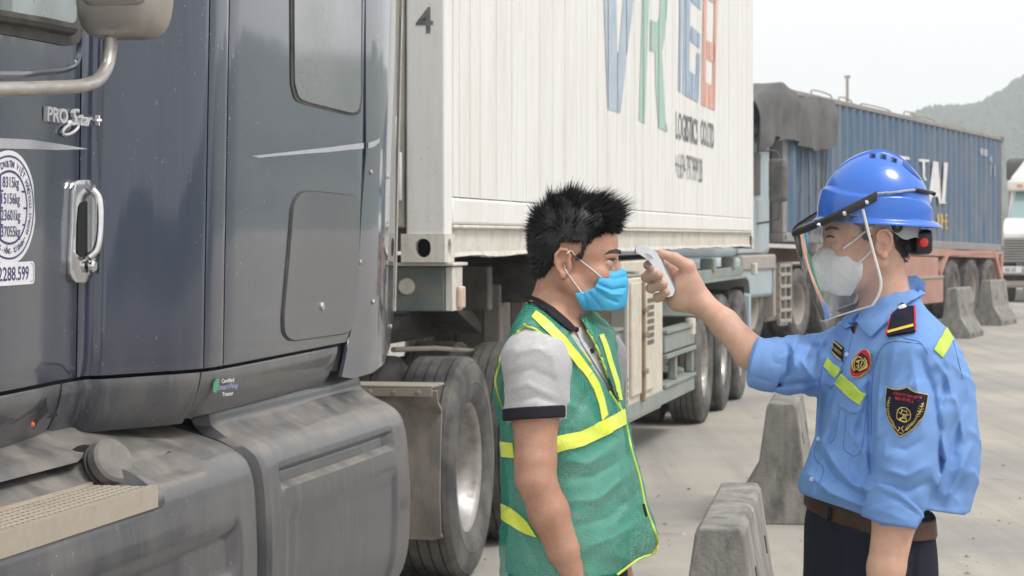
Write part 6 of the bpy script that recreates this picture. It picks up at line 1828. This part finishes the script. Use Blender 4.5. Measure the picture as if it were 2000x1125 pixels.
# shield on the sleeve
shp = [(1734, 756), (1745, 759), (1757, 760), (1766, 758), (1774, 755), (1782, 761), (1791, 766), (1801, 769), (1812, 771), (1810, 785), (1807, 800), (1801, 816), (1793, 828), (1783, 839), (1771, 847), (1758, 854), (1752, 847), (1746, 838), (1739, 826), (1734, 812), (1731, 795), (1731, 775)]
sd_ = SS.patch('sleeve_badge', shp, m_gold, shirt, .003, 5)
cxs, cys = 1770, 800
shr = lambda k: [(cxs + (x - cxs) * k, cys + (y - cys) * k) for x, y in shp]
SS.patch('badge_field', shr(.945), m_navy, sd_, .0048, 5, solid=.0006)
mb = MB()
loop(mb, [(1768 + 13 * math.cos(t), 811 + 14.5 * math.sin(t)) for t in np.linspace(0, 6.28, 26, endpoint=False)], 1.3, .0066)
for ln in ([(1759, 806), (1762, 809), (1774, 811), (1779, 810)], [(1763, 800), (1764, 803), (1772, 804), (1773, 801)], [(1763, 803), (1762, 808)], [(1773, 804), (1774, 810)], [(1765, 810), (1763, 817)], [(1772, 811), (1771, 818)], [(1761, 817), (1772, 819)], [(1760, 822), (1761, 817)], [(1771, 825), (1772, 819)], [(1760, 823), (1771, 825)], [(1766, 811), (1770, 816)], [(1770, 811), (1766, 816)]): SS.ribbon(mb, ln, 1.2, .0066)
La = bez([Vector((x, y, 0)) for x, y in ((1743, 776), (1739, 795), (1742, 815), (1748, 829), (1756, 840))], 4); Ra = bez([Vector((x, y, 0)) for x, y in ((1799, 787), (1796, 805), (1789, 821), (1779, 832), (1768, 841))], 4)
for line_, sg in ((La, 1), (Ra, 1)):
    SS.ribbon(mb, [(p.x, p.y) for p in line_], .8, .0066)
    for i in range(1, len(line_) - 1):
        d = (line_[i + 1] - line_[i - 1]).normalized()
        for s2 in (1, -1):
            nn = Vector((-d.y, d.x, 0)) * s2; e = line_[i] - d * 2.6 + nn * 2.6
            SS.ribbon(mb, [(line_[i].x, line_[i].y), (e.x, e.y)], .75, .0066)
for ln in ([(1756, 843), (1760, 838), (1758, 835)], [(1766, 844), (1762, 838), (1766, 835)], [(1758, 845), (1764, 846)]): SS.ribbon(mb, ln, 1.3, .0066)
mb.build('badge_emblem', m_gold, sd_)
mb = MB()
for tx, x, y, h_, xs_ in (('CÔNG TY TNHH DV', 1772, 772.5, 7.5, .72), ('BẢO VỆ VIỆT Á', 1770, 782, 7.5, .72)):
    V, Fc = text2d(tx, h_, .02, xs=xs_); mb.add([SS.at(x + u * .98, y - v + u * .19, .0066) for u, v in V], Fc)
mb.build('badge_lettering', m_redt, sd_)
for x, y in ((1587, 936), (1600, 858), (1655, 693)):
    b = MB(); b.lathe([(0, .0012), (.003, .0016), (.0043, .0012), (.0048, 0)], SS.at(x, y, .002), Vector((-.5, -.85, .1)), 16); b.build('button', M('pearl_button', (.40, .50, .70), .3) if 'pearl_button' not in MATS else MATS['pearl_button'], shirt)
# trousers, belt, shoes
K = Sdf((.56, ZP - .32, .03), (.92, ZP + .32, 1.03), .0045)
trow = [(980, 1592, 1800, .150, 0), (1030, 1582, 1812, .160, 0), (1100, 1580, 1814, .168, 0), (1170, 1582, 1816, .172, 0), (1260, 1600, 1805, .16, 0)]
K.torso(trow, PHG, .02, sgn=-1)
for x, d in ((1668, .085), (1722, -.085)): K.chain([Q(x + 2, 1235, d), Q(x, 1570, d), Q(x + 10, 1885, d)], [.098, .074, .062], .03)
for ln, a, w in (([(1640, 1040), (1650, 1090), (1645, 1160)], .004, 8), ([(1790, 1050), (1780, 1110), (1790, 1180)], -.004, 8), ([(1620, 1060), (1640, 1075)], -.003, 6)): K.fold(ln, a, w)
K.wrinkle(.0016, 24, 5.); K.cutplane(Q(0, 1895, 0), (0, 0, -1))
trs, VT, FT = sdf_obj('trousers', K, m_trouser, guard)
K = Sdf((.56, ZP - .32, .90), (.92, ZP + .32, 1.08), .003)
K.torso([(960, 1588, 1804, .156, 0), (1000, 1583, 1809, .161, 0), (1060, 1580, 1813, .168, 0), (1100, 1578, 1816, .170, 0)], PHG, 0, sgn=-1, off=.003)
bn = np.array([-.10, .13, -1.]); bn /= np.linalg.norm(bn)
K.cutplane(Q(1700, 1037, -.1), bn); K.cutplane(Q(1700, 1000, -.1), -bn)
m_belt = M('brown_leather', (.085, .035, .018), .45, var=(.03, .018, .014), var_scale=14, var_amt=.9, bump=.3, bump_scale=120)
belt, VL, FL = sdf_obj('belt', K, m_belt, guard)
SL_ = Surf((VL, FL))
SL_.patch('belt_loop', [(1619, 990), (1626, 992), (1624, 1035), (1617, 1033)], m_trouser, trs, .003, 5, guess=-.1)
for x, d in ((1655, .085), (1712, -.085)): shoe(guard, x, d, math.pi + PHG, m_blk_rib)
# face under the mask, hair
SG.patch('eyebrow', [(1612, 447), (1622, 441), (1636, 444), (1640, 450), (1624, 447), (1613, 451)], m_brow, body_g, .001, 3, solid=.001)
SG.patch('eyelid_line', [(1613, 462), (1620, 459), (1628, 461), (1633, 465), (1624, 463), (1615, 464)], m_brow, body_g, .0008, 3, solid=.0006)
def style_g(x, y, z, r): return .009 + .004 * r.uniform(), np.array([-.4, 0, -.8])
zl_g = [(-.13, -.055), (-.085, -.052), (-.06, -.040), (-.035, -.012), (-.020, .030), (.010, .034), (.016, .010), (.024, .004), (.036, .010), (.042, .035), (.06, .05), (.11, .055)]
hair(guard, hg, VG, FGm, zl_g, 4200, style_g, .004, 5, wid=.0008)
K = Sdf(hg.p(.05, 0, -.05) - .13, hg.p(.05, 0, -.05) + .13, .002)
hd_mask(K, hg, .0055)
K.rc(hg.p(.118, 0, -.040), hg.p(.100, 0, -.078), .012, .010, .025)
mq = [hxz(hg, x, y) for x, y in ((1575, 488), (1602, 483), (1625, 484), (1645, 486), (1656, 502), (1670, 512), (1684, 513), (1680, 540), (1672, 562), (1666, 578), (1640, 578), (1610, 566), (1585, 545), (1570, 520))]
for ln, a in (([(1600, 500), (1630, 520), (1660, 550)], .0012), ([(1598, 515), (1620, 545), (1650, 570)], -.0012)): K.fold(ln, a, 5, taper=False)
headcut(K, hg, mq)
mask_g, VM, FM = sdf_obj('face_mask', K, m_white_mask, guard)
SMG = Surf((VM, FM), (VG, FGm))
mb = SMG.line([(1648, 487), (1665, 472), (1684, 456), (1696, 446), (1702, 444)], .0022, .0028); SMG.line([(1676, 514), (1688, 505), (1698, 496), (1704, 490)], .0022, .0028, mb=mb); mb.build('ear_loop', m_elastic, mask_g, smooth=60)

# ---------------------------------------------------------------- helmet with face shield
m_helm = M('blue_helmet_plastic', (.022, .140, .60), .30, coat=.5, var=(.035, .165, .62), var_scale=20, var_amt=.4)
m_bplas = M('black_plastic', (.014, .014, .015), .42)
m_gplas = M('grey_plastic', (.33, .35, .35), .5)
helm = thing('safety_helmet', 'bright blue hard hat with clear face shield worn by the guard', 'helmet', tuple(hg.p(-.01, 0, .06)))
tl = math.radians(6)
def HM(x, y, z):                           # helmet frame: x forward, y left, z up, tilted nose up
    return Vector(hg.p(-.010 + x * math.cos(tl) - z * math.sin(tl), y, .062 + x * math.sin(tl) + z * math.cos(tl)))
def dome(a, b_, hgt, zs, ex=.62, n=64, bump=None):
    G = []
    for z in zs:
        u = max(0., min(1., z / hgt)); r = (1 - u ** 2.25) ** ex
        row = []
        for k in range(n + 1):
            t = 2 * math.pi * k / n; c, s = math.cos(t), math.sin(t)
            dx = bump(t, z) if bump else 0.
            row.append(HM((a * r + dx) * c, (b_ * r + dx) * s, z))
        G.append(row)
    return G
def shell_bump(t, z):
    c = math.cos(t); r = 0.
    edge = .030 + .012 * math.sin(t * 1. + 1.2) + .006 * math.cos(3 * t)      # top of the raised band, dipping along the side
    r += .0055 * (1 - sstep(z, edge - .004, edge + .003))
    if z < -.012: r += .009 * sstep(-z, .012, .022) + (.010 * max(0, -c) ** 3)
    return r
zs = list(np.linspace(-.024, .05, 34)) + list(np.linspace(.053, .1265, 34))
b = MB(); b.grid(dome(.1125, .0935, .127, zs, bump=shell_bump)); b.add(dome(.001, .001, .127, [.127])[0], [])
shell = b.build('shell', m_helm, helm, smooth=70, solid=.003)
VV = np.array([tuple(v) for v in b.V]); n_ = 65; FF = [f for f in b.F]
SHL = Surf((VV, np.array(FF)))
# crown ridge and vents
G = []
for u in np.linspace(-.62, .62, 26):
    z0 = .127 * (1 - abs(u / .78) ** 2.2 * .35)
    x = .1125 * u * 1.18
    rr = min(1., abs(x) / .1125); zt = .127 * (1 - rr ** (1 / .62)) ** (1 / 2.25)
    w_ = .016 * (1 - abs(u / .62) ** 3)
    G.append([HM(x, -w_, zt - .006), HM(x, -w_ * .8, zt + .0025), HM(x, w_ * .8, zt + .0025), HM(x, w_, zt - .006)])
b = MB(); b.grid(G); b.build('crown_ridge', m_helm, helm, smooth=50)
for q in ([(1699, 299), (1711, 300), (1710, 309), (1698, 308)], [(1720, 300), (1732, 303), (1731, 312), (1719, 309)], [(1741, 306), (1753, 311), (1751, 319), (1740, 315)], [(1763, 315), (1776, 324), (1790, 340), (1799, 352), (1780, 338), (1762, 322)]):
    v_ = SHL.patch('vent', q, M('helmet_recess_shade', (.008, .05, .28), .5) if 'helmet_recess_shade' not in MATS else MATS['helmet_recess_shade'], helm, .0010, 4, solid=.001)  # surface patch in darker helmet blue, recess shade painted in
    if q[0][0] < 1750:
        cx_ = sum(p[0] for p in q) / 4; cy_ = sum(p[1] for p in q) / 4
        SHL.patch('vent_hole', [(cx_ + (x - cx_) * .55 + 1, cy_ + (y - cy_) * .6 + 1) for x, y in q], m_gap, v_, .0016, 3, solid=.0006)
# elastic rod and rear band
mb = SHL.line([(1702, 384), (1730, 380), (1760, 375), (1788, 372)], .0028, .005); mb.build('retaining_spring', m_gplas, helm, smooth=60)
mb = SHL.line([(1784, 372), (1800, 375), (1815, 378), (1822, 381)], .0042, .005); mb.build('spring_sleeve', m_bplas, helm, smooth=60)
# harness below the rim
b = MB(); G = []
for k in range(61):
    t = math.radians(60 + 240 * k / 60); dip = .022 * max(0, -math.cos(t)) ** 2 + .016 * math.exp(-((abs(math.degrees(t) - 180) - 62) / 16) ** 2)
    G.append([HM(.094 * math.cos(t), .0815 * math.sin(t), -.012), HM(.095 * math.cos(t), .0825 * math.sin(t), -.030 - dip)])
b.grid(G); hs_ = b.build('head_band', m_gplas, helm, smooth=60, solid=.002)
SH2 = Surf((np.array([tuple(v) for v in b.V]), np.array(b.F)), (VG, FGm))
b = MB(); b.lathe([(.004, .002), (.010, .003), (.012, .0)], SH2.at(1752, 443, .001), Vector((.2, -1, 0)), 20); b.build('strap_ring', m_bplas, hs_)
bx0 = hg.p(-.098, 0, -.002)
b = MB(); b.grid(superbox((0, 0, 0), .020, .045, .026, .4, fr=lambda x, y, z: Vector(bx0) + Vector(tuple(hg.R[0])) * x + Vector(tuple(hg.R[1])) * y + Vector((0, 0, z)))); b.build('ratchet_housing', m_bplas, helm, smooth=180)
kn = hg.p(-.094, .046, -.002); b = MB(); b.lathe([(0, .007), (.007, .007), (.0095, .005), (.0095, -.008)], Vector(tuple(kn)), Vector((.35, -.93, 0)), 20); b.build('ratchet_knob', M('red_knob', (.62, .02, .03), .35), helm, smooth=40)
# shield bracket: black arc round the brim
def top_arc(u): # u -1..1 ; near side is +1 in world -Y
    a = u * math.pi * .56; return hg.p(.034 + .126 * math.cos(a) ** (1 if True else 1), .108 * math.sin(a), .085 - .052 * (math.cos(a)) ** 1.0 + .008 * abs(u))
b = MB(); G = [[], [], [], []]
for u in np.linspace(-1.0, 1.0, 61):
    p = Vector(tuple(top_arc(u))); up_ = Vector((0, 0, 1)); a = u * math.pi * .56; nn = Vector(tuple(hg.R[0] * math.cos(a) + hg.R[1] * math.sin(a)))
    wv = .010 + .006 * abs(u) ** 1.5
    for j, (dn, dz) in enumerate(((.0, .004), (.003, -.002), (.001, -wv), (-.002, -wv))): G[j].append(p + nn * dn + up_ * dz)
b.grid(G + [G[0]]); brk = b.build('shield_bracket', m_bplas, helm, smooth=40)
# brim plate between bracket and shell
G = [[], []]
for u in np.linspace(-.66, .66, 41):
    p = Vector(tuple(top_arc(u))); a = u * math.pi * .56
    q = HM(.115 * math.cos(a), .096 * math.sin(a), -.016 if abs(u) < .6 else -.012)
    G[0].append(p); G[1].append(p.lerp(q, .8))
b = MB(); b.grid(G); b.build('bracket_brim', m_bplas, brk, smooth=60, solid=.002)
for u in (-.9, .45, .70, .9, -.45):
    p = Vector(tuple(top_arc(u))); a = u * math.pi * .56; nn = Vector(tuple(hg.R[0] * math.cos(a) + hg.R[1] * math.sin(a)))
    b = MB(); b.lathe([(0, .005), (.0035, .0045), (.0055, .0015), (.0055, 0)], p + nn * .002 + Vector((0, 0, -.008)), nn, 14); b.build('bracket_stud', m_chrome, brk)
# the clear sheet
def clear():
    m = bpy.data.materials.new('clear_sheet'); m.use_nodes = True; nt = m.node_tree; N = nt.nodes; L = nt.links
    N.remove(N['Principled BSDF'])
    tr = N.new('ShaderNodeBsdfTransparent'); tr.inputs[0].default_value = (.95, .965, .965, 1)
    gl = N.new('ShaderNodeBsdfGlossy'); gl.inputs['Roughness'].default_value = .05
    df = N.new('ShaderNodeBsdfTranslucent'); df.inputs[0].default_value = (.8, .82, .83, 1)
    fr = N.new('ShaderNodeFresnel'); fr.inputs[0].default_value = 1.38
    geo = N.new('ShaderNodeNewGeometry'); nz = N.new('ShaderNodeTexNoise'); nz.inputs['Scale'].default_value = 14; nz.inputs['Detail'].default_value = 5
    mpp = N.new('ShaderNodeMapping'); mpp.inputs['Scale'].default_value = (3, 3, .5); L.new(geo.outputs['Position'], mpp.inputs[0]); L.new(mpp.outputs[0], nz.inputs['Vector'])
    mr = N.new('ShaderNodeMapRange'); mr.inputs[1].default_value = .45; mr.inputs[2].default_value = .8; mr.inputs[3].default_value = .12; mr.inputs[4].default_value = .46; L.new(nz.outputs['Fac'], mr.inputs[0])
    m1 = N.new('ShaderNodeMixShader'); L.new(mr.outputs[0], m1.inputs[0]); L.new(tr.outputs[0], m1.inputs[1]); L.new(df.outputs[0], m1.inputs[2])
    m2 = N.new('ShaderNodeMixShader'); L.new(fr.outputs[0], m2.inputs[0]); L.new(m1.outputs[0], m2.inputs[1]); L.new(gl.outputs[0], m2.inputs[2])
    L.new(m2.outputs[0], N['Material Output'].inputs[0]); return m
m_clear = clear()
def shp3(u, v):
    ue = u * (1 - .06 * v - .22 * max(0, (v - .7) / .3) ** 2)
    a = ue * math.pi * .5
    top = hg.p(.040 + .120 * math.cos(a), .106 * math.sin(a), .072 - .044 * math.cos(a))
    side = abs(u) ** 3
    bot = hg.p(.026 + .085 * math.cos(a) - .008 * side, .086 * math.sin(a), -.152 + .030 * abs(u) ** 1.6)
    bow = math.sin(v * math.pi) * .006
    return Vector(tuple(top * (1 - v) + bot * v)) + Vector(tuple(hg.R[0])) * (-.030 * side * math.sin(v * 1.6) + bow)
b = MB(); b.grid([[shp3(u, v) for u in np.linspace(-1, 1, 49)] for v in np.linspace(0, 1, 25)])
shield = b.build('face_shield', m_clear, helm, smooth=180); shield['label'] = 'clear curved plastic sheet hanging from the black bracket'
m_edge = M('shield_edging', (.72, .74, .74), .4)
for sg in (-1, 1):
    b = MB(); b.tube([shp3(sg, v) for v in np.linspace(0, 1., 26)], .0028, 8); b.build('shield_edging', m_edge, shield, smooth=60)
b = MB(); b.tube([shp3(u, 1.) for u in np.linspace(-1, 1, 50)], .0016, 6); b.build('shield_hem', M('shield_hem_clear', (.60, .63, .58), .3), shield, smooth=60)

# ---------------------------------------------------------------- thermometer in the hand
ol = [(1240, 483), (1244, 478.5), (1252, 478.5), (1268, 484), (1282, 492), (1291, 507), (1300, 528), (1310, 549), (1318, 567), (1315, 577), (1304, 581), (1299, 577), (1290, 558), (1281, 535), (1274, 518), (1266, 508), (1254, 500), (1243, 493)]
def therm_grid():
    V, Fc = fill(roundpoly(ol, 3, 3), 5); th_ = .017
    d0 = .056
    def mp(x, y, d): return Vector(tuple(Q(x, y, d0 + d)))
    return extr(V, Fc, mp, th_, -th_)
W_, G_ = therm_grid()
therm = thing('thermometer', 'white handheld infrared thermometer pointed at the driver\'s forehead', 'thermometer', tuple(Q(1300, 581, .056)))
m_therm = M('white_device_plastic', (.76, .77, .80), .35, coat=.3)
obj('device_body', W_, G_, m_therm, therm, smooth=30, bevel=.004, seg=3)
b = MB(); b.add(*extr(*fill([(1287, 505), (1292, 503), (1318, 566), (1314, 569)], 6), lambda x, y, d: Vector(tuple(Q(x + 2.0, y - 1.2, .056 + d))), .010, -.010)); b.build('grip_strip', M('grey_grip', (.30, .31, .33), .5), therm, smooth=30)
b = MB(); b.lathe([(0, .001), (.006, .0015), (.009, .0)], Q(1241.5, 487, .056), (-1, 0, .15), 16); b.build('sensor_window', m_bplas, therm)
b = MB(); b.add(*extr(*fill([(1262, 494), (1270, 497), (1276, 503), (1270, 503)], 5), lambda x, y, d: Vector(tuple(Q(x, y, .056 + d))), -.012, -.0195)); b.build('trigger', M('device_grey', (.45, .46, .49), .4), therm)
